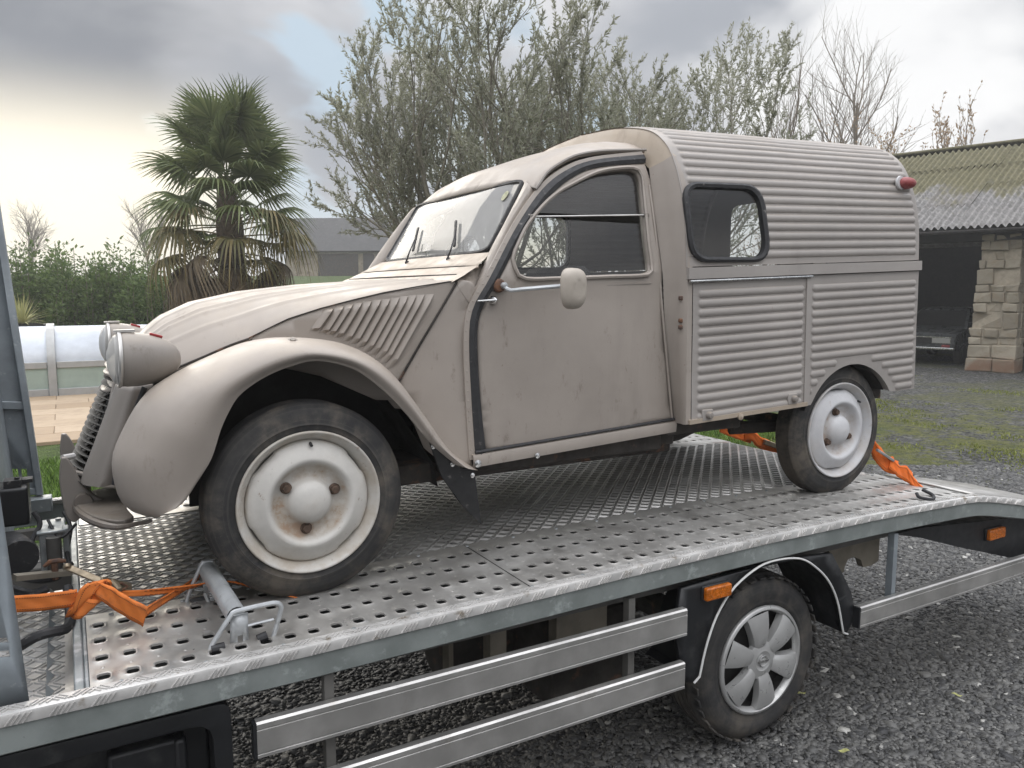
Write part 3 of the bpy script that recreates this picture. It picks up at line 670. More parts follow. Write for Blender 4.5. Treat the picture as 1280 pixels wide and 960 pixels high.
# ---- headboard: two cheeks, a cross panel and rails
def cheek(px, Y, holes=(), m='steelgrey'):
    P = np.array([onY(a, c, Y) for a, c in px])[:, [0, 2]]; H = [np.array([onY(a, c, Y) for a, c in h])[:, [0, 2]] for h in holes]
    Q, F = skin2d(P, H, .2, .2); return mesh('headboard_cheek', np.array([(q[0], Y, q[1]) for q in Q]), F.tolist(), m, truck, solid=.012)
slots = [[(x, 586), (x+7, 586), (x+10, 606), (x+3, 606)] for x in (-32, -20, -8, 4, 15, 26)]
ck = cheek([(-60, 200), (-12, 200), (10, 360), (52, 619), (-60, 622)], 1.60, slots)
e0, e1 = onY(-10, 220, 1.59), onY(50, 618, 1.59)
b = MB(); b.bar(e0, e1, .05, .026, up=(1, 0, 0)); b.bar(onY(-60, 505, 1.588), onY(33, 507, 1.588), .02, .035); b.bar(onY(-60, 616, 1.588), onY(49, 614, 1.588), .02, .03); b.ob('cheek_frame', 'steelgrey', ck, bev=.004)
sl2 = [[(-40, 800), (8, 797), (12, 804), (-40, 808)], [(-40, 818), (11, 813), (13, 822), (-40, 826)]]
ck2 = cheek([(-60, 560), (-10, 560), (0, 624), (37, 884), (-60, 905)], -.262, sl2)
b = MB(); b.box((-.86, .67, .38), (.02, 1.85, .76), np.array([[.998, 0, -.06], [0, 1, 0], [.06, 0, .998]])); b.ob('headboard_panel', 'steelgrey', truck)
b = MB(); b.box((-.80, 1.56, .02), (.20, .08, .06)); b.ob('headboard_foot', 'galv', truck, bev=.004)
# ---- winch gear in the gap behind the headboard
V, F = tread_bars(-1.0, -.64, -.28, .62, -.060); mesh('step_bars', V, F, 'tread', truck, smooth=False, kind='stuff')
b = MB(); b.box((-.82, .17, -.066), (.36, .92, .012)); b.ob('step_plate', 'tread', truck)
b = MB(); x = -.70
for i in range(10): b.add([(x, -.26+i*.09, -.058), (x+.018, -.215+i*.09, -.058), (x, -.17+i*.09, -.058), (x, -.215+i*.09, -.035)], [[0, 1, 3], [1, 2, 3], [2, 0, 3]])
b.ob('serrated_edge', 'galv', truck, kind='stuff')
b = MB(); a, c = onY(2, 612, .72), onY(38, 655, .72); b.box((a[0]*.5+c[0]*.5-.02, .78, (a[2]+c[2])/2), (c[0]-a[0]+.04, .14, a[2]-c[2])); o = b.ob('battery_box', 'plastic', truck, bev=.008)
b = MB(); b.box((a[0]+.03, .76, a[2]+.012), (.05, .06, .022)); b.box((a[0]+.06, .80, a[2]+.008), (.05, .05, .012)); b.tube([(c[0]-.03, .75, a[2]), (c[0]-.03, .75, a[2]+.03)], .008, 8); b.ob('terminals', 'rubber', o, kind='stuff')
b = MB(); c = onY(26, 690, .60); b.rev([(.0001, -.07), (.055, -.07), (.060, -.05), (.060, .05), (.055, .07), (.0001, .07)], c+[-.02, 0, 0], (.3, -1, 0), 20); b.ob('winch_motor', 'rubber', truck)
b = MB(); c = onY(62, 660, .62)
a1, a2 = onY(46, 668, .62), onY(82, 662, .62); b.box((a1+a2)/2+[0, .05, .005], (a2[0]-a1[0], .16, .010)); b.box((a1+a2)/2+[-.012, -.02, -.07], (.045, .012, .14)); b.box(a2+[.0, -.0, -.07], (.018, .05, .16)); wf = b.ob('winch_frame', 'galv', truck, bev=.003)
for dx, dy, dz in ((.012, -.028, -.035), (.012, -.028, -.10), (.03, .02, .012), (.05, .10, .012)):
    b = MB(); b.rev([(.010, 0), (.010, .006), (.0001, .007)], (a1+a2)/2+[-.03+dx, dy, dz], (0, -1, 0) if dz < 0 else (0, 0, 1), 6); b.ob('bolt', 'galv', wf)
b = MB(); c = onY(68, 690, .58); b.tube([c+[0, 0, .05], c+[0, 0, -.06]], .022, 12); b.ob('winch_drum', 'chassis', truck)
b = MB(); c = onY(68, 704, .38); b.tube([c+[-.028, 0, -.006], c+[-.012, 0, .006], c+[.012, 0, .006], c+[.030, 0, .002]], [.005, .008, .008, .005], 8); b.tube([c, c+[0, 0, -.05]], [.010, .009], 8); b.ob('pull_handle', 'rust', truck)
for pts, r_ in (([(25, 808, .05), (45, 796, .05), (65, 790, .06), (82, 786, .10), (88, 772, .16), (85, 735, .3)], .014), ([(20, 720, .45), (45, 725, .42), (70, 722, .42), (88, 705, .5)], .011), ([(42, 640, .66), (50, 655, .64), (40, 675, .60), (36, 700, .55)], .008), ([(80, 640, .75), (88, 660, .7), (84, 690, .6), (90, 715, .5)], .007), ([(12, 735, .4), (40, 742, .36), (60, 735, .36)], .013), ([(60, 650, .66), (75, 672, .58), (95, 655, .62)], .005)):
    b = MB(); b.tube(smooth_curve([onY(*p) for p in pts], 20), r_, 8); b.ob('hose', 'rubber', truck)
b = MB(); b.bar(onY(18, 722, .34), onY(88, 715, .40), .03, .016); b.ob('rusty_bar', 'bracket', truck)

# ================================================================== wheel stop standing on the deck
ck_ = thing('wheel_chock', 'galvanised tube wheel stop with two bent wire handles against the front tyre', 'wheel chock', tuple(onZ(300, 810, .0)))
b = MB(); a, c = onZ(263, 752, .0)+[0, 0, .125], onZ(296, 808, .0)+[0, 0, .105]
a = onY(258, 709, .17); c = onY(296, 770, -.19); b.tube([a, c], .026, 16); cross = b.ob('cross_tube', 'galv_new', ck_)
b = MB(); b.rev([(.026, 0), (.022, .001), (.021, -.05), (.0001, -.05)], c, c-a, 16); b.ob('tube_bore', 'dark', cross)
P = [onY(x, y, -.205) for x, y in [(288, 771), (310, 766), (311, 806), (288, 812)]]; hole_ = [onY(x, y, -.205) for x, y in [(297, 795), (304, 793), (304, 803), (297, 805)]]
Q, F = skin2d(np.array(P)[:, [0, 2]], [np.array(hole_)[:, [0, 2]]], .1, .1); mesh('end_plate', np.array([(q[0], -.205, q[1]) for q in Q]), F.tolist(), 'galv_new', ck_, solid=.006)
b = MB(); P = [onY(x, y, .16) for x, y in [(252, 715), (262, 712), (275, 770), (258, 770)]]; b.prism(P, (0, 0, 0), (0, .006, 0)); b.ob('far_plate', 'galv_new', ck_)
b = MB(); b.tube(smooth_curve([onY(x, y, -.212) for x, y in [(263, 815), (266, 805), (289, 769), (296, 764), (340, 754), (350, 756), (351, 763), (341, 798)]], 40), .0066, 8); b.tube([onY(310, 782, -.212), onY(342, 774, -.212)], .004, 6); b.ob('wire_handle', 'galv_new', ck_)
b = MB(); b.tube(smooth_curve([onY(x, y, .15) for x, y in [(233, 757), (236, 742), (252, 706), (256, 703), (266, 702)]], 30), .0062, 8); b.tube(smooth_curve([onY(x, y, .12) for x, y in [(256, 742), (270, 775), (284, 800)]], 10), .005, 8); b.ob('wire_handle', 'galv_new', ck_)
for pts in ([(311, 806), (327, 800)], [(276, 812), (288, 808)]):
    b = MB(); p, q = onY(*pts[0], -.212), onY(*pts[1], -.212); b.tube([p, q], .005, 8); b.ob('pivot_pin', 'galv_new', ck_)
for pts in ([(322, 802), (334, 797)], [(264, 815), (281, 811)], [(238, 756), (256, 752)]):
    Yq = -.215 if pts[0][1] > 780 else .15
    b = MB(); b.tube([onY(*pts[0], Yq)+[0, 0, .006], onY(*pts[1], Yq)+[0, 0, .006]], .0125, 10); b.ob('rubber_sleeve', 'rubber', ck_)
b = MB(); pts = []
for i in range(120):
    t = i/119; p = onY(265, 735+26*t, .13); pts.append(p+[.009*math.cos(t*2*PI*9), .009*math.sin(t*2*PI*9), 0])
b.tube(pts, .0022, 5); b.ob('spring', 'galv_new', ck_)

# ================================================================== ratchet straps
M['webstitch'] = mat('dark_stitching', (0.30, 0.09, 0.03), .8)
def ribbon(pts, wds, up, m, name, parent=None, th=.003, n=40):
    """flat webbing along points; wds = width at each point, up = list of width directions"""
    P = smooth_curve(pts, n); k = np.linspace(0, 1, n); w_ = np.interp(k, np.linspace(0, 1, len(wds)), wds); U = np.stack([np.interp(k, np.linspace(0, 1, len(up)), np.array(up, float)[:, q]) for q in range(3)], 1)
    U /= np.linalg.norm(U, axis=1)[:, None]; G = []
    for i in range(n):
        d = P[min(i+1, n-1)]-P[max(i-1, 0)]; nn_ = np.cross(d, U[i]); nn_ /= np.linalg.norm(nn_)+1e-9
        wv = [.0011*math.sin(i*.55+q*1.3+len(name))*min(1, w_[i]/.04) for q in range(7)]
        G.append([P[i]+U[i]*w_[i]*(q/6-.5)+nn_*(wv[q]+(.0012 if q in (1, 5) else 0)) for q in range(7)])
    b = MB().grid(G); o = b.ob(name, m, parent, solid=th, soff=0.0)
    for q in (1, 5):
        st = MB()
        for i in range(1, n-1):
            for sg in (1, -1):
                p_ = np.array(G[i][q])+nn_*0; d_ = np.array(G[i+1][q])-np.array(G[i][q]); L_ = np.linalg.norm(d_)
                if L_ > 1e-4 and w_[i] > .018:
                    u_ = np.cross(d_, U[i]); u_ /= np.linalg.norm(u_)+1e-9; st.bar(p_+u_*sg*(th/2+.0006)+d_*.12, p_+u_*sg*(th/2+.0006)+d_*.66, .0022, .0010, up=u_)
        if st.V: st.ob('stitching', 'webstitch', o, kind='stuff')
    return o
s1 = thing('ratchet_strap', 'faded orange ratchet strap knotted beside the front tyre of the van', 'strap', tuple(onY(110, 760, .1)), group='orange tie-down straps')
Z_ = (0, 0, 1)
ribbon([onY(-30, 757, .06), onY(20, 755, .06), onY(60, 752, .07), onY(96, 747, .07)], [.045, .045, .046, .046], [Z_, Z_, (.1, 0, 1), (.1, 0, 1)], 'web', 'webbing', s1)
ribbon([onY(88, 762, .075), onY(104, 752, .05), onY(116, 732, .05), onY(128, 728, .06), onY(124, 742, .09)], [.045, .07, .062, .045, .04], [(.5, 0, 1), (.9, 0, .8), (1, .2, .2), (1, .4, -.3), (1, .4, -.5)], 'web', 'knot', s1, th=.010)
ribbon([onY(88, 748, .10), onY(100, 760, .055), onY(116, 758, .055), onY(124, 738, .07)], [.05, .065, .055, .04], [Z_, (.4, 0, 1), (.8, 0, .6), (1, 0, 0)], 'web', 'knot_wrap', s1, th=.008)
ribbon([onY(118, 734, .06), onY(136, 744, .03), onY(156, 757, .0), onY(182, 771, -.03)], [.035, .052, .060, .062], [(.6, 0, 1), (.35, -.2, 1), (.2, -.3, 1), (.25, -.3, 1)], 'web', 'loose_tail', s1)
ribbon([onY(136, 742, .10), onY(180, 741, .13), onY(236, 734, .14), onY(265, 727, .12), onY(290, 727, .10), onY(330, 738, .055), onY(372, 747, .02)], [.016, .018, .024, .028, .024, .018, .006], [Z_, Z_, (0, -.5, 1), (0, -1, .3), (.1, -1, .35), (0, -1, .5), (0, -1, .4)], 'web', 'webbing', s1)
ribbon([onY(180, 766, .02), onY(205, 750, .10), onY(240, 728, .22), onY(250, 716, .3)], [.026, .022, .02, .02], [Z_]*4, 'web', 'webbing', s1)
b = MB(); b.bar(onY(82, 708, .20), onY(130, 728, .12), .022, .006, up=(0, -.6, 1)); b.bar(onY(126, 727, .12), onY(164, 735, .14), .03, .012, up=(0, -.6, 1)); b.tube([onY(140, 726, .13), onY(150, 738, .10)], .010, 10); b.tube([onY(84, 706, .20), onY(84, 711, .19)], .012, 8); b.ob('ratchet', 'brass', s1, bev=.003)
b = MB(); b.tube([onY(143, 733, .115), onY(152, 729, .12), onY(160, 733, .12), onY(152, 738, .11)], .004, 6, closed=True); b.ob('ratchet_pawl', 'rust', s1)
s2 = thing('ratchet_strap', 'bright orange ratchet strap hooked to the deck behind the rear tyre', 'strap', tuple(onY(1130, 600, -.2)), group='orange tie-down straps')
nv = (.35, 0, .94)
ribbon([onY(1090, 556, .12), onY(1098, 569, .08), onY(1108, 580, .05), onY(1120, 585, .02)], [.055, .075, .070, .065], [nv]*4, 'web_new', 'webbing', s2, th=.018)
ribbon([onY(1112, 578, .035), onY(1122, 588, .01), onY(1132, 592, -.02), onY(1140, 601, -.05)], [.06, .045, .07, .04], [nv]*4, 'web_new', 'wrapped_webbing', s2, th=.022)
ribbon([onY(1134, 594, -.03), onY(1146, 607, -.08), onY(1158, 618, -.12)], [.05, .034, .03], [nv]*3, 'web_new', 'tail_webbing', s2, th=.010)
b = MB(); b.bar(onY(1096, 562, .06), onY(1117, 576, .02), .02, .012); b.ob('ratchet', 'galv', s2, bev=.003)
b = MB(); b.tube(smooth_curve([onZ(1146, 617, .03), onZ(1150, 622, .022), onZ(1165, 624, .022), onZ(1166, 619, .03), onZ(1153, 612, .045)], 20), .0075, 8); b.ob('hook', 'rubber', s2)
s3 = thing('ratchet_strap', 'bright orange ratchet strap behind the far side of the rear tyre', 'strap', tuple(onY(950, 552, 1.1)), group='orange tie-down straps')
ribbon([onY(900, 537, 1.15), onY(920, 544, 1.12), onY(938, 549, 1.10)], [.035, .04, .05], [Z_]*3, 'web_new', 'webbing', s3, th=.012)
ribbon([onY(930, 546, 1.11), onY(940, 545, 1.08), onY(950, 553, 1.06), onY(978, 563, 1.0)], [.04, .075, .065, .05], [Z_]*4, 'web_new', 'wrapped_webbing', s3, th=.025)
b = MB(); b.bar(onY(955, 552, 1.03), onY(978, 560, .98), .03, .03); b.ob('ratchet', 'brass', s3, bev=.003)
# ================================================================== the old delivery van on the deck
YC = 0.69                                              # centre line of the van
def mir(V):
    V = np.array(V, float).reshape(-1, 3); V[:, 1] = 2*YC-V[:, 1]; return V
def flip(F): return [list(f)[::-1] for f in F]
van = thing('delivery_van', 'old taupe delivery van with corrugated box body strapped on the transporter deck', 'van', (1.2, YC, 0.0))
def pair(name, V, F, m, both=True, **k):
    o = mesh(name, V, F, m, van, **k)
    if both: mesh(name, mir(V), flip(F), m, van, **k)
    return o
def Ys(X, Z=0): return 0.055+(0.30*((0.56-X)/0.8)**1.2 if X < 0.56 else 0.0)
def Yd(X, Z): return (Ys(X) if X < 0.56 else 0.055)+0.12*max(0.0, (Z-0.97)/0.47)**1.25
def pxz(px, yf=Yd): return np.array([onS(a, b, yf) for a, b in px])
def lift(Q, F, yf, off=0.0): return np.array([(q[0], yf(q[0], q[1])+off, q[1]) for q in Q]), F.tolist()

# ---- cab door with its window opening
DOOR = [(607, 565), (600, 490), (597, 422), (602, 388), (624, 348), (658, 282), (690, 241), (720, 217), (750, 208), (804, 204), (812.5, 230), (821, 300), (829, 400), (841, 527)]
WIN = [(644, 333), (641, 321), (646, 308), (658, 283), (677, 259), (695, 243), (712, 233), (746, 217), (780, 212), (793, 214), (799, 222), (802, 250), (807, 300), (811, 333), (806, 342), (760, 344), (700, 346), (655, 346)]
d2 = pxz(DOOR)[:, [0, 2]]; d2 = np.concatenate([smooth_curve(d2[:10], 40), smooth_curve(d2[9:], 16)[1:]])
w2 = pxz(WIN)[:, [0, 2]]; w2c = smooth_curve(np.concatenate([w2, w2[:1]]), 61)[:-1]
c_ = w2c.mean(0)
def yd_door(X, Z):
    zc = 0.925+(X-0.6)*0.045
    return Yd(X, Z)-0.006*min(1, max(0, (Z-zc)/0.012))-0.010*math.exp(-((X-1.0)/0.3)**2-((Z-0.66)/0.2)**2)
Q, F = skin2d(d2, [w2c], 0.04, 0.04)
V, F = lift(Q, F, yd_door)
door = pair('door', V, F, 'paint', solid=0.028)
for s in (0, 1):
    # window frame bead, two panes parted by a horizontal bar
    b = MB(); P = np.array([(x, yd_door(x, z)-0.004, z) for x, z in w2c])
    out = P+np.stack([(w2c-c_)[:, 0]*0.022, 0*w2c[:, 0], (w2c-c_)[:, 1]*0.03], 1)
    b.tube(mir(out) if s else out, 0.0075, 6, closed=True)
    b.ob('window_frame', 'paint', van)
    zb = onS(740, 270, Yd)[2]
    for up in (0, 1):
        k = (w2c[:, 1] > zb) if up else (w2c[:, 1] <= zb)
        poly = w2c[k] if up else np.concatenate([w2c[k]])
        # close on the bar
        i0 = np.argmax(k & ~np.roll(k, 1)); poly = np.array([w2c[(i0+j) % 60] for j in range(k.sum())])
        Qg, Fg = skin2d(poly, (), 0.08, 0.08); Vg, Fg = lift(Qg, Fg, Yd, 0.012)
        mesh('window_pane', mir(Vg) if s else Vg, flip(Fg) if s else Fg, 'glass_side', van)
    b = MB(); a, c = onS(661, 271, Yd), onS(806, 269, Yd); a[1] -= 0.006; c[1] -= 0.006
    if s: a, c = mir([a])[0], mir([c])[0]
    b.tube([a, c], 0.0034, 6); b.ob('window_bar', 'alu', van)
    for e in (a, c):
        b = MB(); b.box(e, (0.022, 0.02, 0.018)); b.ob('window_clip', 'paint_dark', van, bev=0.004)
# ---- black rubber seal round the front and top of the door
so = pxz([(593, 574), (588, 500), (585, 425), (590, 385), (611, 347), (645, 282), (677, 236), (708, 212), (742, 200), (803, 193.5)])
si = pxz([(606, 566), (598, 490), (595, 422), (600, 388), (622, 349), (655, 286), (687, 244), (717, 220), (748, 209), (805, 204)])
so, si = smooth_curve(so, 48), smooth_curve(si, 48); mid = (so+si)/2
b = MB(); zc_ = [at for at in np.linspace(.612, 1.335, 12)]; b.tube([(x, yd_door(x, .925+(x-.6)*.045-.004)-.001, .925+(x-.6)*.045-.002) for x in zc_], .0025, 5); pair('door_crease', b.V, b.F, 'paint_dark', False)
b = MB(); ed = pxz([(813, 232), (822, 300), (830.5, 400), (842, 526)]); b.tube(smooth_curve(ed, 20)+[-.012, -.006, 0], .005, 6); pair('door_edge', b.V, b.F, 'paint', False)
G = np.stack([so+[0, .012, 0], so+[0, -.010, 0], mid+[0, -.017, 0], si+[0, -.010, 0], si+[0, .012, 0]], 1)
b = MB().grid(G); pair('door_seal', b.V, b.F, 'rubber')
# ---- body flange beside the seal, with its row of spot-weld marks
so2 = so+np.array([-0.020, 0.004, 0.0])*np.linspace(1, 0.35, 48)[:, None]; so2[:, 2] += np.linspace(0, 0.012, 48)
b = MB().grid(np.stack([so2+[0, .02, 0], so2+[0, -.006, 0], so+[0, -.008, 0], so+[0, .01, 0]], 1)); pair('door_flange', b.V, b.F, 'paint')
b = MB()
for i in range(1, 24): b.rev([(0.0045, 0), (0.003, 0.002), (0.0001, 0.0022)], (so2[i]+so[i])/2+[0, -.006, 0], (0, -1, 0), 8)
b.ob('spot_welds', 'paint', van, kind='stuff')
# ---- hinges-side: handle and mirror
def at_door(px, py): p = onS(px, py, yd_door); return p
hp = at_door(616, 375)
b = MB(); b.rev([(0.013, 0), (0.016, .006), (0.012, .016), (0.007, .022), (0.0001, .03)], hp, (0, -1, 0), 16); b.tube([hp+[0, -.02, 0], hp+[-.03, -.026, -.001], hp+[-.07, -.024, -.003]], [.006, .005, .0035], 8)
b.ob('door_handle', 'chrome', van)
mp = at_door(623, 357); mh = onY(712, 360, mp[1]-0.165)
b = MB(); b.rev([(0.024, 0), (0.024, .006), (0.018, .012), (0.0001, .014)], mp, (0, -1, 0), 16); b.ob('mirror_base', 'rust', van)
b = MB(); b.rev([(0.011, 0), (0.012, .012), (0.009, .02), (0.0001, .022)], mp+[.012, -.01, 0], (0, -1, 0), 12)
b.tube(smooth_curve([mp+[.012, -.02, -.002], mp+[.020, -.045, -.016], mp+[.05, -.085, -.012], mh+[-.006, .004, .008]], 14), 0.0070, 8); b.ob('mirror_arm', 'galv_new', van)
# mirror head: rounded shell, back to the camera
Gm = []
for i in range(9):
    k = i/8; row = []
    for j in range(33):
        t = 2*PI*j/32; ex = 3.3
        ct, st = math.cos(t), math.sin(t)
        rx, rz = 0.052*abs(ct)**(2/ex)*np.sign(ct), 0.062*abs(st)**(2/ex)*np.sign(st)
        f = math.sin(k*PI/2)**0.7 if i else 0.0
        row.append((rx*f*(1+0.10*st), -0.030*(math.cos(k*PI/2)**0.8 if i < 8 else 0), rz*f))
    Gm.append(row)
Gm = np.array(Gm).reshape(-1, 3) @ rotz(R(16)).T
b = MB(); b.grid((Gm+mh+[.004, -.006, -.002]).reshape(9, 33, 3)[1:, :32].transpose(1, 0, 2), closed_u=True); b.F.append([k*8 for k in range(32)]); b.ob('mirror_head', 'mirrorpaint', van, solid=0.006)

# ---- scuttle side (between the louvred panel and the door) and louvred bonnet side
Sc = pxz([(574, 349), (590, 352), (596, 362), (588, 384), (583, 425), (586, 500), (591, 584), (560, 585), (530, 560), (505, 500), (498, 477)], Ys)[:, [0, 2]]
Q, F = skin2d(Sc, (), 0.05, 0.05); V, F = lift(Q, F, Ys, 0.002); pair('scuttle_side', V, F, 'paint', solid=0.012)
Lp = pxz([(316, 421), (360, 399), (400, 386), (480, 366), (571, 351), (496, 478), (500, 500), (470, 500), (400, 470), (310, 450)], Ys)[:, [0, 2]]
Q, F = skin2d(Lp, (), 0.04, 0.04); V, F = lift(Q, F, Ys, 0.0); louv = pair('bonnet_side', V, F, 'paint', solid=0.010)
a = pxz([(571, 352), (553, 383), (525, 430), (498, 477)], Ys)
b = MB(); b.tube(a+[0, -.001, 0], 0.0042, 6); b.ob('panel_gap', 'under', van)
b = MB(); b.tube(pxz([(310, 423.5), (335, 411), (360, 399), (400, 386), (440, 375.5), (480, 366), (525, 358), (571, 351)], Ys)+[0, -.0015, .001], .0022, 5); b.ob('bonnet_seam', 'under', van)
b = MB(); b.tube(smooth_curve([onS(a, c, Ys)+np.array([0, -.012, .002]) for a, c in [(205, 467), (230, 456.5), (255, 446), (285, 433), (310, 424)]], 16), .0042, 6); b.ob('wing_seam_shade', 'under', van)  # dark tube draws the shade along the joint of wing and bonnet
tp = [(165, 198), (222, 185), (272, 175), (322, 165), (372, 158), (425, 150), (475, 145), (525, 138), (572, 130), (617, 125), (662, 122), (712, 120)]
bp = [(80, 318), (130, 330), (165, 340), (205, 355), (250, 375), (290, 390), (325, 410), (360, 435), (395, 450), (430, 472), (455, 495), (485, 522)]
for i in range(12):
    t0 = onS(380+tp[i][0]/4.364, 340+tp[i][1]/4.364, Ys); b0 = onS(380+bp[i][0]/4.364, 340+bp[i][1]/4.364, Ys)
    wv = np.array([0.029, 0, 0.002]); wv[1] = Ys(t0[0]+.029)-Ys(t0[0])
    rows = []
    for k, f in enumerate(np.linspace(0, 1, 9)):
        p = t0+(b0-t0)*f; e = min(1, min(f, 1-f)/0.09)**0.5
        p = p-wv*0.95; n = np.array([-0.25, -1, 0])
        rows.append([p, p+wv*0.35+n*0.009*e, p+wv*0.70+n*0.015*e, p+wv*0.88+n*0.016*e, p+wv*0.90-n*0.003])
    b = MB().grid(rows); b.F = flip(b.F); b.ob('louvre', 'paint', louv, ang=30)

# ---- bonnet
zt = lambda X: float(np.interp(X, [-.50, -.46, -.43, -.40, -.366, -.32, -.215, -.05, .183, .468, .60], [.60, .675, .725, .765, .80, .84, .889, .925, .950, .968, .972]))
E_ = [(-.470, .47, .600), (-.445, .44, .625), (-.415, .415, .650)]+[tuple(onS(a, b_, Ys)) for a, b_ in [(205, 468), (230, 458), (255, 447), (285, 434), (318, 420), (360, 398.5), (400, 385.5), (440, 375), (480, 365.5), (525, 357.5), (566, 350.5)]]
E_ = smooth_curve(np.array(E_), 44); rows = []
for e in E_:
    fr = min(1, max(0, (0.0-e[0])/0.42)); row = []
    for t in np.linspace(0, 1, 53):
        s = 1-(1-t)**2.3
        X = e[0]-0.045*fr*s
        z = e[2]+(zt(X)-e[2])*s
        bead = sum(math.exp(-((t-c)/0.020)**2) for c in (0.26, 0.46, 0.55, 0.76))*0.0048
        bead -= 0.004*math.exp(-((t-0.005)/0.02)**2)
        row.append((X, e[1]+(YC-e[1])*t, z+bead*min(1, max(0, (e[0]+0.46)/0.12))))
    h = row[:-1]; rows.append(row+[tuple(v) for v in mir(h[::-1])])
b = MB().grid(rows); b.ob('bonnet', 'paint', van, solid=0.006, ang=60)

# ---- cowl below the windscreen
def strip(y0, p):  # profile (x, z, inset) across the car with rounded ends
    G = []
    for x, z, ins in p:
        ys = np.linspace(y0+ins, 2*YC-y0-ins, 33); G.append([(x-0.035*(1-((y-YC)/(YC-y0))**2), y, z) for y in ys])
    return G
b = MB().grid(strip(.055, [(.500, .955, .0), (.545, .978, .0), (.562, .984, .015), (.615, 1.010, .03)])); b.ob('vent_flap', 'cream', van, ang=60)
b = MB().grid(strip(.055, [(.617, 1.002, .03), (.619, 1.014, .035), (.660, 1.036, .06), (.700, 1.060, .085), (.705, 1.055, .085)])); b.ob('cowl', 'cream', van, ang=60)
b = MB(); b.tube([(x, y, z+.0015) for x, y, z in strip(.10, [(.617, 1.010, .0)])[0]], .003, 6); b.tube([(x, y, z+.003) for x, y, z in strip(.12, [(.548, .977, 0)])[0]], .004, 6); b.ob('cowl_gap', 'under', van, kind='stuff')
# ---- windscreen
wb, wt = np.array([.700, 1.062]), np.array([.862, 1.322])
def wsp(y, s): return np.array([wb[0]+(wt[0]-wb[0])*s-0.035*(1-((y-YC)/.5)**2), y, wb[1]+(wt[1]-wb[1])*s])
ws2 = fillet([(.185, 0), (2*YC-.185, 0), (2*YC-.205, 1), (.205, 1)], [.10, .10, .05, .05], 6)
Q, F = skin2d(ws2, (), 0.06, 0.2); V = np.array([wsp(*q) for q in Q]); mesh('windscreen', V, flip(F), 'glass_ws', van)
b = MB(); b.tube([wsp(*q) for q in ws2], 0.009, 6, closed=True); b.ob('windscreen_seal', 'rubber', van)
for y in (.42, .80):
    p = wsp(y-.02, -0.10); q = wsp(y, 0.22); n = np.array([-.85, 0, .52])
    b = MB(); b.rev([(.010, 0), (.011, .012), (.006, .02), (.0001, .024)], p, n, 10)
    b.tube([p+n*.018, p*.6+wsp(y-.05, .2)*.4+n*.03, wsp(y+.02, .26)+n*.022], [.004, .003, .0025], 6); b.bar(wsp(y-.005, .10)+n*.012, wsp(y+.10, .50)+n*.012, .007, .009, up=(0, 1, 0)); b.ob('wiper', 'rubber', van)
b = MB(); p = wsp(.27, .80)+[-.003, -.001, .002]; b.add([wsp(.265+.016*math.cos(t), .80+.07*math.sin(t))+[-.004, 0, .003] for t in np.linspace(0, 2*PI, 13)[:-1]], [list(range(12))[::-1]])
M['sticker'] = mat('faded_yellow_sticker', (0.50, 0.50, 0.33), 0.7, vscale=60, var=0.4); b.ob('windscreen_sticker', 'sticker', van)
# ---- pillar between windscreen and door
pa = np.array([wsp(.16, -0.10), wsp(.175, 0.1), wsp(.178, .5), wsp(.19, .9), wsp(.20, 1.0)]); pa = smooth_curve(pa, 20)
pb = pxz([(588, 382), (606, 347), (622, 316), (640, 282), (668, 240)]); pb = smooth_curve(pb, 20)+[0, .004, 0]
G = []
for i in range(20):
    m_ = (pa[i]+pb[i])/2+np.array([-.014, -.018, .008]); G.append([pa[i], pa[i]*.6+m_*.4+[-.006, -.006, .002], m_, pb[i]*.5+m_*.5+[-.003, -.004, .001], pb[i]])
b = MB().grid(G); b.F = flip(b.F); pair('windscreen_pillar', b.V, b.F, 'paint', solid=.008)
# filler from the cowl end down to the bonnet side
G = [[onS(568, 351, Ys), onS(588, 382, Yd)], [onS(580, 343, lambda x, z: .10), onS(592, 372, Yd)], [pa[0], pb[2]]]
b = MB().grid(G); b.F = flip(b.F); pair('scuttle_corner', b.V, b.F, 'paint', solid=.006)
# ---- roof of the cab
re_ = np.array([onS(a, c, Yd) for a, c in [(668, 238), (682, 218), (700, 205), (719, 196), (745, 191), (775, 189.5), (806, 189)]])
re_ = np.concatenate([[[.868, .19, 1.318]], re_]); re_ = smooth_curve(re_, 26)
rc = np.array([[x, YC, float(np.interp(x, [.83, .87, .934, 1.128, 1.25, 1.332], [1.318, 1.368, 1.425, 1.494, 1.530, 1.552]))] for x in np.linspace(.835, re_[-1][0], 26)])
rows = []
for e, c in zip(re_, rc):
    row = []
    for t in np.linspace(0, 1, 21):
        s = 1-(1-t)**2.6; row.append((e[0]+(c[0]-e[0])*s, e[1]+(c[1]-e[1])*t, e[2]+(c[2]-e[2])*s+0.012*math.sin(PI*min(1, t*2.2))*(1-t)))
    rows.append(row+[tuple(v) for v in mir(row[:-1][::-1])])
b = MB().grid(rows); b.ob('cab_roof', 'paint', van, ang=60, solid=.008)
b = MB(); b.tube(re_[2:]+[0, -.006, .004], .006, 6); pair('roof_gutter', b.V, b.F, 'paint_dark')

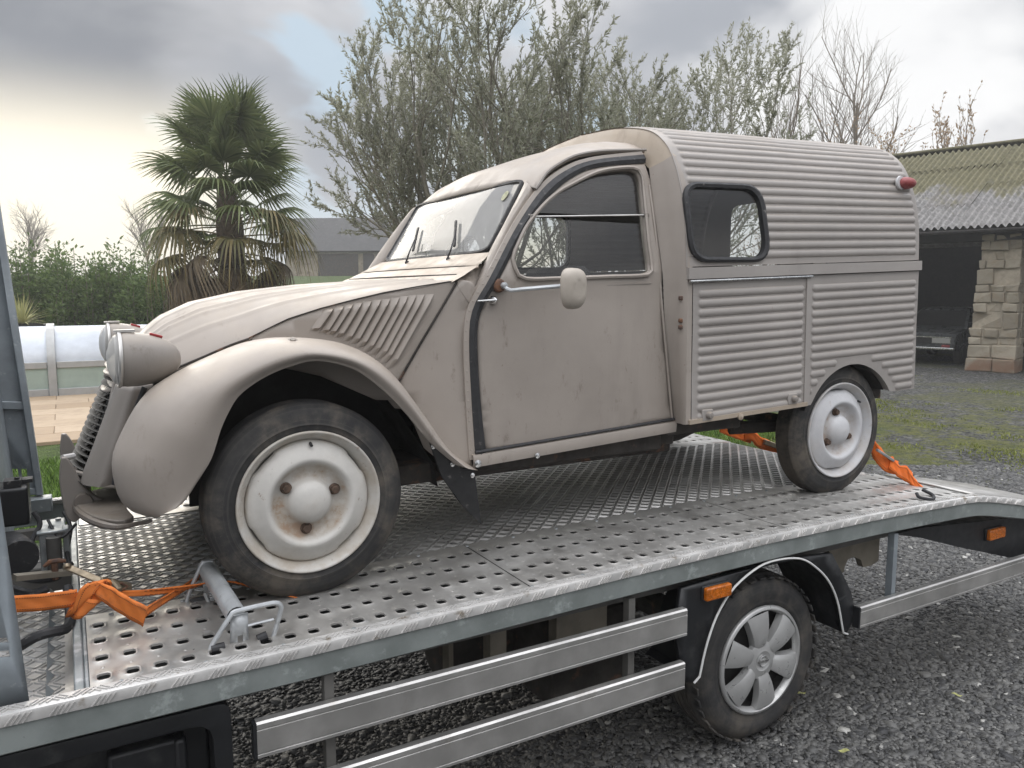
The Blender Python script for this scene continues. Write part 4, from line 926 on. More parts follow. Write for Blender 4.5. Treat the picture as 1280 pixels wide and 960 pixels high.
# ---- box body: corrugated skins
K = 0.038
SEC = smooth_curve([(-.040, .415), (-.036, .60), (-.028, .97), (-.017, 1.147), (.003, 1.267), (.036, 1.374), (.076, 1.452), (.122, 1.504), (.19, 1.549), (.29, 1.580), (.45, 1.606), (YC, 1.620)], 160)
SL = np.r_[0, np.cumsum(np.linalg.norm(np.diff(SEC, axis=0), axis=1))]
s_of_z = lambda z: float(np.interp(z, SEC[:, 1], SL))
TN = np.gradient(SEC, axis=0); TN /= np.linalg.norm(TN, axis=1)[:, None]
def box_pt(X, s, h=0.0):
    y = np.interp(s, SL, SEC[:, 0]); z = np.interp(s, SL, SEC[:, 1]); ty = np.interp(s, SL, TN[:, 0]); tz = np.interp(s, SL, TN[:, 1])
    return np.stack([X+0*s, y-tz*h, z+ty*h+K*(X-1.435)], -1)
PITCH_ = 0.0366
ax, az, ar = 2.425, 0.292, 0.313
def ribs(X, s, s0, x0, x1, n, H=0.0073, wd=0.0150, cut=None):
    k = np.clip(np.round((s-s0)/PITCH_), 0, n-1); dv = s-(s0+k*PITCH_)
    if cut is not None:
        hw_ = cut(s0+k*PITCH_); x1 = np.where((X < ax) & (hw_ > 0), np.minimum(x1, ax-hw_), x1); x0 = np.where((X >= ax) & (hw_ > 0), np.maximum(x0, ax+hw_), x0)
    du = np.maximum(np.maximum(x0+wd-X, X-(x1-wd)), 0)
    d = np.sqrt(dv*dv+du*du)/wd; return H*np.clip(1-d*d, 0, 1)**0.75
def corr(name, x0, x1, s0, s1, rib0, rx0, rx1, n, hole=None, outer=None, mask=None, both=True):
    o = outer if outer is not None else np.array([(x0, s0), (x1, s0), (x1, s1), (x0, s1)])
    SX = np.array([1.0, 14.0])
    o = resample(np.concatenate([o, o[:1]])*SX, 420)[:-1]/SX if outer is None else o
    if hole is not None: hole = resample(np.concatenate([hole, hole[:1]])*SX, 160)[:-1]/SX
    # rows of points aligned to the ribs, columns close together at the rib ends
    xs = np.unique(np.r_[np.linspace(x0+.01, x1-.01, 22), rx0+np.array([0, .003, .007, .013, .02]), rx1-np.array([0, .003, .007, .013, .02])])
    if mask is not None: xs = np.unique(np.r_[xs, np.linspace(x0+.01, x1-.01, 120)])
    fr = np.array([-.5, -.415, -.37, -.30, -.20, -.10, 0, .10, .20, .30, .37, .415]); rs = (rib0+PITCH_*(np.arange(-2, n+2)[:, None]+fr[None, :])).ravel()
    rs = rs[(rs > s0+.004) & (rs < s1-.004)]
    g = np.stack(np.meshgrid(xs, rs), -1).reshape(-1, 2); k = inpoly(g, o); P = [o]; E = [(i, (i+1) % len(o)) for i in range(len(o))]
    if hole is not None:
        E += [(len(o)+i, len(o)+(i+1) % len(hole)) for i in range(len(hole))]; P.append(hole); k &= ~inpoly(g, hole)
    P.append(g[k]); A = np.concatenate(P)
    vo, eo, fo, *_ = delaunay_2d_cdt([Vector(p*SX) for p in A], E, [], 0, 1e-6)
    Q = np.array([tuple(v) for v in vo])/SX; F = np.array([list(f) for f in fo if len(f) == 3]); c = Q[F].mean(1); kk = inpoly(c, o)
    if hole is not None: kk &= ~inpoly(c, hole)
    F = F[kk]; h = ribs(Q[:, 0], Q[:, 1], rib0, rx0, rx1, n, cut=mask)+np.array([.0022*mnoise.noise(Vector((q[0]*2.6, q[1]*3.5, s0*7)))+.0008*mnoise.noise(Vector((q[0]*9, q[1]*9, s0*7))) for q in Q])
    V = box_pt(Q[:, 0], Q[:, 1], h)
    return pair(name, V, F.tolist(), 'paint_box', both=both, ang=50)
sb = s_of_z(1.017)
# window opening in the upper side
wo2 = np.array([onS(a, c, lambda x, z: -.018) for a, c in [(860, 229), (956, 233), (957, 325), (862, 325)]])
wh = fillet([(wo2[0][0], s_of_z(wo2[0][2]-K*(wo2[0][0]-1.435))), (wo2[1][0], s_of_z(wo2[1][2]-K*(wo2[1][0]-1.435))), (wo2[2][0], s_of_z(wo2[2][2]-K*(wo2[2][0]-1.435))), (wo2[3][0], s_of_z(wo2[3][2]-K*(wo2[3][0]-1.435)))], .085, 8)
nu = int((SL[-1]-sb-.03)/PITCH_)+1
corr('box_upper_side', 1.437, 2.870, sb, SL[-1], sb+.040, 1.475, 2.845, nu, hole=wh)
sl0, sl1 = s_of_z(.418), s_of_z(.966); rt = s_of_z(.912); nl = 14; rb = rt-PITCH_*(nl-1)
corr('hatch_panel', 1.470, 2.112, sl0+.004, sl1, rb, 1.497, 2.088, nl)
def arch_s(x): return s_of_z(az+math.sqrt(max(0, ar*ar-(x-ax)**2))-K*(x-1.435))
x_r = ax+math.sqrt(ar*ar-(.452-az)**2)-.01
arch = [(x, arch_s(x)) for x in np.linspace(2.118, x_r, 40)]
o_ = np.array([(2.118, arch_s(2.118))]+arch[1:]+[(x_r+.035, s_of_z(.405)), (2.870, s_of_z(.405)), (2.870, sl1), (2.118, sl1)])
o_ = np.concatenate([o_[:41], resample(np.concatenate([o_[40:], o_[:1]])*[1, 14], 300)[1:-1]/[1, 14]])
def amask(s):
    z = np.interp(s, SL, SEC[:, 1])+K*(ax-1.435); return np.sqrt(np.maximum(0, (ar+.036)**2-(z-az)**2))
corr('rear_wing_panel', 2.118, 2.870, s_of_z(.405), sl1, rb, 2.140, 2.850, nl, outer=o_, mask=amask)
b = MB(); b.grid([[box_pt(x, s_, 0.0012), box_pt(x, s_, -.02)+[0, .03, .01], box_pt(x, s_, -.02)+[0, .10, .01]] for x, s_ in arch]); pair('arch_lip', b.V, b.F, 'paint_box')
# belt moulding, hinge rod, window gasket and glass
def boxbar(x0, x1, z0, z1, pr, name, m, both=True):
    s0, s1 = s_of_z(z0), s_of_z(z1); G = [[box_pt(x, s0, -.004), box_pt(x, s0, pr), box_pt(x, s1, pr), box_pt(x, s1, -.004)] for x in np.linspace(x0, x1, 8)]
    b = MB().grid(G); n = len(b.V); b.F.append([0, 1, 2, 3]); b.F.append([n-1, n-2, n-3, n-4]); pair(name, b.V, b.F, m, both)
boxbar(1.440, 2.876, .970, 1.013, .012, 'belt_moulding', 'paint_box')
b = MB(); b.tube([box_pt(1.445, s_of_z(.962), .010), box_pt(2.125, s_of_z(.962), .010)], .0055, 8); pair('hatch_hinge', b.V, b.F, 'chrome', False)
for x in (2.113,): boxbar(2.100, 2.130, .420, .955, .006, 'panel_seam', 'paint_box')
boxbar(1.455, 2.118, .405, .432, .010, 'box_sill', 'cream')
for x, z in ((1.545, .442), (2.025, .455)):
    b = MB(); p = box_pt(x, s_of_z(z), .004); b.box(p, (.055, .014, .045)); b.ob('catch_plate', 'paint_box', van, bev=.003)
    b = MB(); b.rev([(.014, 0), (.015, .01), (.011, .018), (.0001, .02)], p+[.004, -.006, 0], (0, -1, 0), 14); b.ob('catch_knob', 'paint_dark', van)
b = MB(); b.rev([(.013, 0), (.014, .008), (.0001, .013)], box_pt(1.72, s_of_z(.416), .008), (0, -1, 0), 12); b.ob('sill_bolt', 'cream', van)
wc = wh.mean(0); n_ = len(wh)
for s in (0, 1):
    G = []
    for i in range(n_):
        q = wh[i]; d = (q-wc)/np.linalg.norm(q-wc); o1, i1 = q+d*.012, q-d*.014
        G.append([box_pt(*o1, -.002), box_pt(*o1, .010), box_pt(*q, .015), box_pt(*i1, .010), box_pt(*i1, -.012)])
    b = MB().grid(G, closed_u=True); V = mir(b.V) if s else b.V; g_ = mesh('window_gasket', V, flip(b.F) if s else b.F, 'rubber', van)
    Q, F = skin2d(np.array([q-(q-wc)/np.linalg.norm(q-wc)*.01 for q in wh]), (), .1, .1); V = box_pt(Q[:, 0], Q[:, 1], -.004)
    mesh('side_window', mir(V) if s else V, flip(F) if s else F.tolist(), 'glass_side', van)
# ---- bulkhead that steps out from the cab to the box
dr = smooth_curve(pxz([(842, 531), (830, 400), (822, 300), (813, 230), (809, 196)]), 24)
secB = []; secA = []
zA = np.linspace(.41, 1.40, 30)
for z in zA:
    x = float(np.interp(z, dr[:, 2], dr[:, 0])); secB.append((x, Yd(x, z)-.004, z)); s = s_of_z(max(.415, .415+(z-.41)*(1.44-.415)/(1.40-.41))); secA.append(box_pt(1.437, s, -.001))
for t in np.linspace(0, 1, 14)[1:]:
    x = dr[-1][0]; yy = Yd(x, 1.40); s_ = 1-(1-t)**2.6
    secB.append((x, yy+(YC-yy)*t, 1.40+(.155)*s_)); s0 = s_of_z(1.44); secA.append(box_pt(1.437, s0+(SL[-1]-s0)*t, -.001))
secA, secB = np.array(secA), np.array(secB)
G = np.stack([secB, secB*.92+secA*.08+[0, .004, 0], secB*.45+secA*.55+[.004, 0, 0], secB*.12+secA*.88+[0, 0, 0], secA+[.006, -.001, .001], secA+[.03, -.0005, .0005]], 1)
b = MB().grid(G); b.F = flip(b.F); pair('box_front', b.V[:30*6+0], [f for f in b.F if max(f) < 180], 'paint', ang=40)
b2 = MB().grid(G[29:]); b2.F = flip(b2.F); pair('box_front_top', b2.V, b2.F, 'cream', ang=40)
for z in (.815, .79, .90):
    b = MB(); p = box_pt(1.437, s_of_z(z), .0)+[-.012, .018, 0]; b.box(p, (.014, .014, .016)); b.ob('rust_hole', 'rust', van, bev=.004)
b = MB(); p = onS(833, 352, Yd); b.box(p+[.006, -.006, 0], (.03, .014, .022)); b.box(p+[.03, -.006, .004], (.03, .012, .012)); b.ob('door_catch', 'rust', van, bev=.004)
# ---- rear wall, floor, rear lamp
sec = np.array([box_pt(2.868, s) for s in np.linspace(0.01, SL[-1], 40)]); ring = np.concatenate([sec, mir(sec[:-1][::-1])])
RH = [fillet([(y0, 1.07), (y0, 1.43), (y1, 1.43), (y1, 1.07)], .06, 5) for y0, y1 in ((.22, .60), (.74, 1.17))]
Qr, Fr = skin2d(ring[:, 1:], RH, .3, .3); mesh('rear_wall', np.array([(2.868, q[0], q[1]) for q in Qr]), Fr.tolist(), 'paint_box', van, smooth=False)
for h_ in RH:
    Qr, Fr = skin2d(h_*.999, (), .3, .3); mesh('rear_window', np.array([(2.866, q[0], q[1]) for q in Qr]), Fr.tolist(), 'glass_side', van)
b = MB(); b.box((2.15, YC, .45), (1.40, 1.06, .03)); b.box((1.0, YC, .40), (.80, 1.22, .03)); b.ob('floor', 'dark', van)
lp = onS(1130, 229, lambda x, z: .01)
b = MB(); b.rev([(.030, 0), (.033, .006), (.030, .012), (.0001, .013)], lp+[-.02, .01, 0], (0, -1, 0.1), 16); b.ob('lamp_base', 'rim2', van)
Gs = []
for i in range(7):
    k = i/6; Gs.append([lp+np.array([.005+.050*math.sin(k*PI/2)*math.cos(t)*(1.15 if math.cos(t) > 0 else .8), -.002-.042*math.cos(k*PI/2), .028*math.sin(k*PI/2)*math.sin(t)]) for t in np.linspace(0, 2*PI, 21)])
b = MB().grid(Gs); b.F = flip(b.F); b.ob('rear_lamp', 'redfade', van)
# ---- sill and underside
G = []
p0, p1 = onS(592, 583, lambda x, z: .035), onS(846, 538, lambda x, z: .035)
for t in np.linspace(0, 1, 10):
    p = p0+(p1-p0)*t; G.append([p+[0, .03, .040], p+[0, .004, .037], p+[0, 0, .028], p+[0, .004, -.006], p+[0, .05, -.010]])
b = MB().grid(G); b.F = flip(b.F); pair('sill', b.V, b.F, 'paint', ang=40)
b = MB(); b.tube([p0+[.01, .006, .046], p1+[-.01, .006, .046]], .006, 6); pair('sill_seal', b.V, b.F, 'rubber', False)
b = MB(); b.rev([(.012, 0), (.013, .008), (.0001, .014)], p0+[.012, -.002, .01], (0, -1, 0), 12); b.ob('sill_screw', 'chrome', van); b = MB(); b.rev([(.009, 0), (.010, .006), (.0001, .01)], p0+[.25, -.001, .012], (0, -1, 0), 12); b.ob('sill_screw', 'chrome', van)
b = MB()
b.box((.96, .14, .315+.02), (.95, .10, .075), None); b.box((.90, YC, .30), (1.3, 1.05, .07)); b.box((1.30, .20, .36), (.42, .20, .10)); b.tube([(.5, .16, .29), (1.2, .17, .31), (1.42, .19, .34)], .022, 8)
b.box((1.55, YC, .37), (1.0, .9, .07)); b.box((2.25, YC, .43), (1.2, 1.15, .05)); b.tube([(1.3, .35, .27), (1.75, .35, .29), (1.98, .4, .33)], .03, 10); b.box((1.62, .20, .385), (.40, .32, .05))
b.ob('platform', 'under', van, bev=.008)
for s in (0, 1):
    b = MB(); yy = .16 if not s else 2*YC-.16
    b.tube([(.0, yy, .30), (.12, yy+(.1 if not s else -.1), .32), (.42, yy+(.14 if not s else -.14), .30)], .03, 8); b.ob('suspension_arm', 'under', van); b = MB(); b.tube([(2.4, yy, .30), (2.2, yy, .32), (1.98, yy+(.1 if not s else -.1), .31)], .03, 8); b.ob('suspension_arm', 'under', van)
b = MB(); b.tube([(.0, .14, .30), (.0, 2*YC-.14, .30)], .035, 8); b.tube([(2.4, .14, .30), (2.4, 2*YC-.14, .30)], .03, 8); b.ob('axle', 'under', van)
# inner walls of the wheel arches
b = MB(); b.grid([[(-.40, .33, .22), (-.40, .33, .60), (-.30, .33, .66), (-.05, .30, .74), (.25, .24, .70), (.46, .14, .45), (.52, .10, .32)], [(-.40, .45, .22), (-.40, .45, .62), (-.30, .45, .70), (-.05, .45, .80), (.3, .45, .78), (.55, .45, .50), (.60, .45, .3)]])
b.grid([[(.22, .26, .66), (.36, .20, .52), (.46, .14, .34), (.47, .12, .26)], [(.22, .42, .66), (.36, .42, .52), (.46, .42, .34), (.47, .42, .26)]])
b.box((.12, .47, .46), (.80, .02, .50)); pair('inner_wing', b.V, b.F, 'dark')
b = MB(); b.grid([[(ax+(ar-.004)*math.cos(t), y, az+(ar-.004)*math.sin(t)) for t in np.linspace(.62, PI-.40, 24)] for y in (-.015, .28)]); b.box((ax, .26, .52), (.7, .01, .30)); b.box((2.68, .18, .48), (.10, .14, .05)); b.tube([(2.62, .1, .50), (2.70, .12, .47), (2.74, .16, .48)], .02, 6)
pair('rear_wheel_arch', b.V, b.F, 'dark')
# interior: seats, steering wheel
for y in (.42, .96):
    b = MB(); b.box((1.10, y, .80), (.07, .42, .46), np.array([[.97, 0, .22], [0, 1, 0], [-.22, 0, .97]])); b.box((.93, y, .58), (.40, .42, .09)); b.ob('seat', 'seat', van, bev=.03)
b = MB(); b.tube([(.80+.06*math.sin(t)*.9, .42+.19*math.cos(t), .93+.15*math.sin(t)) for t in np.linspace(0, 2*PI, 25)[:-1]], .011, 6, closed=True); b.tube([(.62, .42, .75), (.80, .42, .93)], .014, 6); b.tube([(.80, .23, .93), (.80, .61, .93)], .008, 6); b.ob('steering_wheel', 'rubber', van)
b = MB(); b.box((.66, YC, .90), (.06, 1.1, .12)); b.ob('dashboard', 'dark', van, bev=.02)

# ---- front wings
CR = [(190, 643), (175, 642), (157, 634), (147, 615), (142, 579), (153, 547), (175, 507), (200, 482), (250, 454), (312, 428), (366, 422), (430, 430), (480, 458), (520, 510), (555, 560), (588, 584)]
LP = [(207, 641), (218, 637), (229, 627), (242, 607), (262, 574), (274, 537), (286, 511), (300, 491), (330, 470), (366, 455), (400, 449), (445, 460), (480, 485), (510, 515), (540, 552), (574, 582)]
cr = smooth_curve(np.array([onY(a, c, .10) for a, c in CR]), 60); lp_ = smooth_curve(np.array([onY(a, c, -.04) for a, c in LP]), 60)
hub = np.array([0.02, 0, .33]); rows = []
for i in range(60):
    c, l = cr[i], lp_[i]; u = i/59
    yi = min(.40, max(Ys(c[0])+.035, .13)); inn = c.copy(); inn[1] = yi
    v = np.array([c[0]-hub[0], 0, c[2]-hub[2]]); L = np.linalg.norm(v)+1e-6; inn -= v*(.05/L if u < .8 else .02/L)
    if u > .78:
        f = (u-.78)/.22; c = c*(1-.0*f); c[1] = .10*(1-f)+.045*f; inn[1] = inn[1]*(1-f)+.075*f
    a1 = l+[0, .004, 0]; m1 = l*.70+c*.30; m1[1] = -.062+.02*u*u; m2 = l*.30+c*.70; m2[1] = -.030+.03*u; c2 = c.copy(); m3 = c*.55+inn*.45+v*(.012/L); 
    if u < .2: m1[1] += .045*(1-u/.2); m2[1] += .045*(1-u/.2)
    pr = catmull([a1, m1, m2, c2, m3, inn], 4)
    lip = [l+[0, .028, 0]-v*(.004/L), l+[0, .026, 0], l+[0, .008, 0]-v*(.006/L)]
    rows.append([lip[0], lip[2]]+list(pr))
b = MB().grid(rows); wing = pair('front_wing', b.V, b.F, 'paint', ang=60)
p = onY(366, 427, .05); b = MB(); b.rev([(.016, 0), (.015, .004), (.009, .007), (.008, .012), (.0001, .013)], p+[0, 0, .0], (-.1, -.6, .8), 14); b.ob('wing_bolt', 'paint_dark', wing)
# black mudflap on the wing's tail
mf = [onY(a, c, .0) for a, c in [(537, 553), (552, 566), (575, 585), (592, 588), (606, 658), (582, 634), (556, 597)]]
b = MB(); P = np.array(mf); P[4:, 1] += .03; n = len(P); b.prism(P, (0, -.006, 0), (0, .006, 0)); pair('mudflap', b.V, flip(b.F), 'rubber')
b = MB()
for a, c in ((541, 558), (565, 580), (590, 594)): b.rev([(.008, 0), (.0085, .005), (.0001, .009)], onY(a, c, -.006), (0, -1, 0), 10)
b.ob('mudflap_rivet', 'chrome', van)
# ---- nose: cheeks, grille and slats
ge = [onY(a, c, .46) for a, c in [(150, 474), (143, 492), (133, 520), (118, 560), (107, 588), (104, 600)]]
ce = [onY(a, c, .36) for a, c in [(172, 482), (168, 492), (159, 520), (146, 560), (135, 595), (130, 608)]]
ge, ce = smooth_curve(ge, 16), smooth_curve(ce, 16); G = []
for g, c in zip(ge, ce):
    m_ = (g+c)/2+[-.018, -.012, 0]; G.append(list(catmull([g+[.02, .012, 0], g, g*.62+m_*.38+[-.006, -.003, 0], m_, c*.55+m_*.45+[0, -.004, 0], c, c+[.05, .03, 0]], 4)))
G = [[q+[.06, .02, -.015] for q in G0] for G0 in G[-1:]][:0]+G+[[np.array(q)+[.10, .015, -.022] for q in G[-1]]]
b = MB().grid(G); b.F = flip(b.F); pair('nose_cheek', b.V, b.F, 'paint_dark', ang=60, solid=.004)
b = MB(); b.tube(smooth_curve([onY(a, c, .30) for a, c in [(181, 484), (171, 510), (158, 545), (148, 580), (143, 606)]], 12), .009, 6); pair('wing_gap_shade', b.V, b.F, 'rubber')  # black tube stands in for the shadow between wing and cheek
b = MB(); t_, b_ = np.array([-.478, YC, .645]), np.array([-.600, YC, .352])
b.grid([[(x+.035, y, z) for y in (.42, YC, 2*YC-.42)] for x, z in ((t_[0], t_[2]+.03), (b_[0], b_[2]-.03))]); b.F = flip(b.F); b.ob('radiator', 'dark', van)
def gw(f): return .13+.10*math.sin(min(1, .25+f*1.1)*PI/2)
grille = MB(); ring_ = []
for f in np.linspace(0, 1, 12): ring_.append((f, -gw(f)))
path = [(f, -gw(f)) for f in np.linspace(0, 1, 12)]+[(1.02, y) for y in np.linspace(-.2, .2, 7)[1:-1]]+[(f, gw(f)) for f in np.linspace(1, 0, 12)]+[(-.02, y) for y in np.linspace(.12, -.12, 5)]
def gp(f, y, out=0.0): return t_+(b_-t_)*f+np.array([.055*(y/.25)**2-.018-out*.92, y, -.0+out*.4])
grille.tube([gp(f, y, .004) for f, y in path], .008, 6, closed=True)
gob = grille.ob('grille_surround', 'paint_dark', van)
for i in range(15):
    f = .03+.94*i/14; b = MB(); W = gw(f)-.006
    G = [[gp(f, y, .004)+[0, 0, -.002], gp(f, y, .0055)+[0, 0, .0005], gp(f, y, -.016)+[0, 0, .004], gp(f, y, -.016)+[0, 0, .001], gp(f, y, .004)+[0, 0, -.002]] for y in np.linspace(-W, W, 13)]
    b.grid(G); b.F = flip(b.F); b.ob('slat', 'chassis', gob)
b = MB(); b.grid([[(-.49, y, .66), (-.45, y, .70)] for y in np.linspace(.40, 2*YC-.40, 9)]); b.ob('nose_top', 'paint_dark', van)
b = MB(); b.grid([[(-.60, y, .34), (-.50, y, .315), (-.30, y, .30)] for y in np.linspace(.44, 2*YC-.44, 9)]); b.ob('valance', 'under', van)
# ---- headlamps on their cross bar
def headlamp(c, label=None):
    ax_ = np.array([1.0, .02, -.03]); b = MB(); R0 = .079
    b.rev([(R0-.004, .004), (R0-.001, .008), (R0, .02), (R0*.985, .05), (R0*.93, .08), (R0*.83, .108), (R0*.68, .132), (R0*.50, .150), (R0*.27, .162), (.0001, .166)], c, ax_, 32)
    o = b.ob('headlamp', 'paint_dark', van, ang=60)
    b = MB(); b.rev([(R0-.006, -.002), (R0-.003, -.005), (R0+.002, -.004), (R0+.003, .0), (R0+.001, .005), (R0-.004, .007)], c, ax_, 32); b.bar(c+[-.010, 0, R0+.003], c+[.045, 0, R0+.004], .03, .006); b.ob('lamp_rim', 'alu', o)
    b = MB(); b.rev([(R0-.006, -.003), (R0*.85, -.014), (R0*.6, -.024), (R0*.3, -.030), (.0001, -.032)], c, ax_, 32); b.F = flip(b.F); b.ob('lens', 'glass_lamp', o)
    b = MB(); b.rev([(R0-.010, .002), (R0*.8, .03), (R0*.5, .05), (R0*.2, .056), (.0001, .057)], c, ax_, 24); b.ob('reflector', 'chrome', o)
    b = MB(); b.box(c+[.100, -.0, R0-.012], (.035, .03, .008), np.array([[.95, 0, .3], [0, 1, 0], [-.3, 0, .95]])); b.ob('red_marker', 'red', o, bev=.002)
    return o
hc = onY(148.5, 449.5, .22); hc2 = onY(135, 429, 1.15)
headlamp(hc); hl2 = headlamp(hc2)
b = MB(); b.tube([hc+[.11, .02, -.07], hc+[.12, .14, -.085], hc2+[.12, -.14, -.085], hc2+[.11, -.02, -.07]], .014, 8); b.box(hc+[.12, .03, -.09], (.06, .05, .05)); b.box(hc2+[.12, -.03, -.09], (.06, .05, .05)); b.ob('headlamp_bar', 'under', van)
# ---- bumper with its plate-like ends and overriders
bz = .262
pl = np.array([(-.600, .42), (-.612, .30), (-.585, .185), (-.53, .09), (-.46, .035), (-.425, .05), (-.42, .11), (-.45, .20), (-.50, .33), (-.52, .42)])
pl = np.array([onZ(a, c, bz)[:2] for a, c in [(92, 627), (110, 618), (140, 612), (151, 622), (160, 640), (167, 650), (148, 655), (120, 650), (100, 640)]]); pl = smooth_curve(np.concatenate([pl, pl[:1]]), 41)[:-1]
for s in (0, 1):
    P = np.array([(x, y, bz) for x, y in pl]); b = MB(); b.prism(P, (0, 0, .010), (0, 0, -.008))
    V = mir(b.V) if s else b.V; mesh('bumper_end', V, b.F if s else flip(b.F), 'bumper', van, bev=.004, smooth=True)
    b = MB(); e = smooth_curve([onZ(a, c, bz-.004) for a, c in [(91, 622), (93, 630), (102, 643), (122, 654), (147, 659), (170, 655), (190, 651)]], 24); b.tube(e, np.r_[np.full(17, .011), np.linspace(.011, .005, 7)].tolist(), 8); V = mir(b.V) if s else b.V; mesh('bumper_roll', V, flip(b.F) if s else b.F, 'bumper', van)
b = MB(); b.tube([(-.590, y, bz+.006+.01*math.cos((y-YC)*2)) for y in np.linspace(.42, 2*YC-.42, 12)], .026, 10); b.ob('bumper_blade', 'bumper', van)
ovr = [(78, 571), (84, 570), (94, 583), (104, 603), (118, 617), (140, 630), (112, 640), (97, 651), (92, 652), (83, 640), (76, 600)]
for s, yo in ((0, .46), (1, 2*YC-.46)):
    P = np.array([onY(a, c, .46) for a, c in ovr]); P[:, 1] = yo; P = smooth_curve(np.concatenate([P, P[:1]]), 36)[:-1]
    b = MB(); b.prism(P, (0, -.012, 0), (0, .012, 0)); V = np.array(b.V); V[:, 0] -= .004; mesh('overrider', V, b.F, 'paint_dark', van, bev=.004); 
    if not s: b = MB(); b.tube([P[P[:, 2].argmax()]+[.0, 0, -.004], P[P[:, 2].argmax()]+[.03, .03, -.006]], .010, 8); b.ob('overrider_bolt', 'rim2', van)
# ---- wheels
def wheel(loc, spin, m_rim, tyre='tyre_old', inner=False):
    w_ = thing('wheel', None, None); w_.parent = van; w_.location = Vector(loc)-van.location; w_.rotation_euler = (0, spin, 0)
    A = (0, -1, 0); b = MB()
    pf = [(.203, -.014), (.209, -.004), (.222, .001), (.232, .0015), (.235, .004), (.239, .002), (.262, .000), (.276, -.006), (.288, -.016), (.296, -.024)]
    for h in np.linspace(-.030, -.098, 12): pf += [(.300, h), (.300, h-.0035), (.2945, h-.004), (.2945, h-.0055)]
    pf += [(.296, -.104), (.288, -.112), (.272, -.121), (.24, -.126), (.205, -.116)]
    b.rev(pf, (0, 0, 0), A, 72); mesh('tyre', b.V, b.F, tyre, w_, local=True, ang=50)
    b = MB(); b.rev([(.204, -.110), (.190, -.085), (.176, -.075), (.176, -.045), (.186, -.030), (.192, -.014), (.199, -.006), (.2055, .003), (.2105, .0095), (.2150, .0085), (.2165, .003), (.2135, -.004)], (0, 0, 0), A, 72); mesh('rim', b.V, flip(b.F), m_rim, w_, local=True, ang=70)
    b = MB(); b.rev([(.1862, -.034), (.1845, -.020), (.178, -.013), (.165, -.005), (.148, .004), (.136, .011), (.129, .0125), (.122, .009), (.114, -.002), (.104, -.016), (.092, -.021), (.074, -.020), (.068, -.015), (.064, -.004), (.057, .008), (.044, .0175), (.026, .0235), (.0001, .0255)], (0, 0, 0), A, 96)
    V = np.array(b.V); rr = np.hypot(V[:, 0], V[:, 2]); an = np.arctan2(V[:, 2], V[:, 0])
    for c in (.62, 2.35, 3.70, 5.42):
        d = np.abs((an-c+PI) % (2*PI)-PI); k = np.clip(1-(d/.24)**6, 0, 1)*(rr > .17); s = 1-.040*k*np.clip((rr-.168)/.016, 0, 1); V[:, 0] *= s; V[:, 2] *= s
    mesh('hub_disc', V, b.F, m_rim, w_, local=True, ang=60)
    b = MB(); b.rev([(.180, -.050), (.09, -.060), (.0001, -.062)], (0, 0, 0), A, 32); mesh('brake_drum', b.V, b.F, 'under', w_, local=True)
    for a_ in (R(145), R(19), R(262)):
        b = MB(); c = np.array([.083*math.cos(a_), .019, .083*math.sin(a_)]); b.rev([(.0175, 0), (.0175, .004), (.0135, .006)], c, A, 16); b.rev([(.0135, .004), (.0135, .017), (.0112, .0195), (.0001, .020)], c, A, 6); mesh('wheel_nut', b.V, b.F, 'nut', w_, local=True)
    a_ = R(88); b = MB(); b.tube([(.178*math.cos(a_), .008, .178*math.sin(a_)), (.172*math.cos(a_), -.008, .172*math.sin(a_))], .0045, 8); mesh('valve', b.V, b.F, 'rubber', w_, local=True)
    return w_
zr = .022
wheel((0, 0, .298), 0, 'rim'); w2_ = wheel((2.40, 0.0, .298+.006), R(44), 'rim2')
for x, z in ((0, .298), (2.40, .304)):
    o = wheel((x, 2*YC, z), 0.4, 'rim2'); o.rotation_euler = (0, .3, PI)
# ================================================================== terrace and pool cover
M['paver'] = islemat('tan_paver_random', (0.40, 0.30, 0.20), (0.50, 0.39, 0.27), .8)
def pavermat():
    m, t, b = nodes('tan_stone_paver'); N = NT(t); oi = N.n('ShaderNodeObjectInfo')
    c = N.mix(oi.outputs['Random'], (0.34, 0.245, 0.155), (0.46, 0.355, 0.245)); c = N.mix(N.rng(N.noise(5, 6, .65), .4, .7, 0, .5), c, (0.30, 0.22, 0.15))
    N.l(c, b.inputs['Base Color']); b.inputs['Roughness'].default_value = .8; N.bump(N.noise(40, 5, .6), .2, .003, b); return m
M['paver'] = pavermat()
angv = math.atan2(R2[1], R2[0]); PO = onZ(71, 497.5, GZ)
ter = thing('terrace', 'tan stone paved terrace in front of the pool cover', 'terrace', (PO[0]-.6, PO[1]-2.25, GZ)); ter['kind'] = 'structure'; del ter['category']; del ter['label']
b = MB(); b.box((0, 0, .015), (9.2, 4.6, .03)); M['joint'] = mat('paver_joint', (0.23, 0.18, 0.13), .9); mesh('terrace_bed', b.V, b.F, 'joint', ter, local=True)
pv = MB(); pv.box((0, 0, 0), (.895, .575, .05)); pm = None
for r_ in range(8):
    for c in range(11):
        x = -4.6+c*.9+(.45 if r_ % 2 else 0)-.2; y = -2.1+r_*.58
        if pm is None: o = mesh('paver', pv.V, pv.F, 'paver', ter, local=True, bev=.008); pm = o
        else: o = pm.copy(); COL.objects.link(o); o.parent = ter
        o.location = (x, y, .018+random.uniform(-.003, .004)); o.rotation_euler = (random.uniform(-.004, .004), random.uniform(-.004, .004), random.uniform(-.006, .006))
pool = thing('pool_enclosure', 'low arched pool cover of milky panels and pale frames beyond the terrace', 'pool cover', (PO[0], PO[1], GZ))
M['poolframe'] = mat('pale_grey_frame', (0.40, 0.405, 0.40), .5, .2, var=.15, vscale=5, spots=[((.42, .40, .34), 6, .6, .75)])
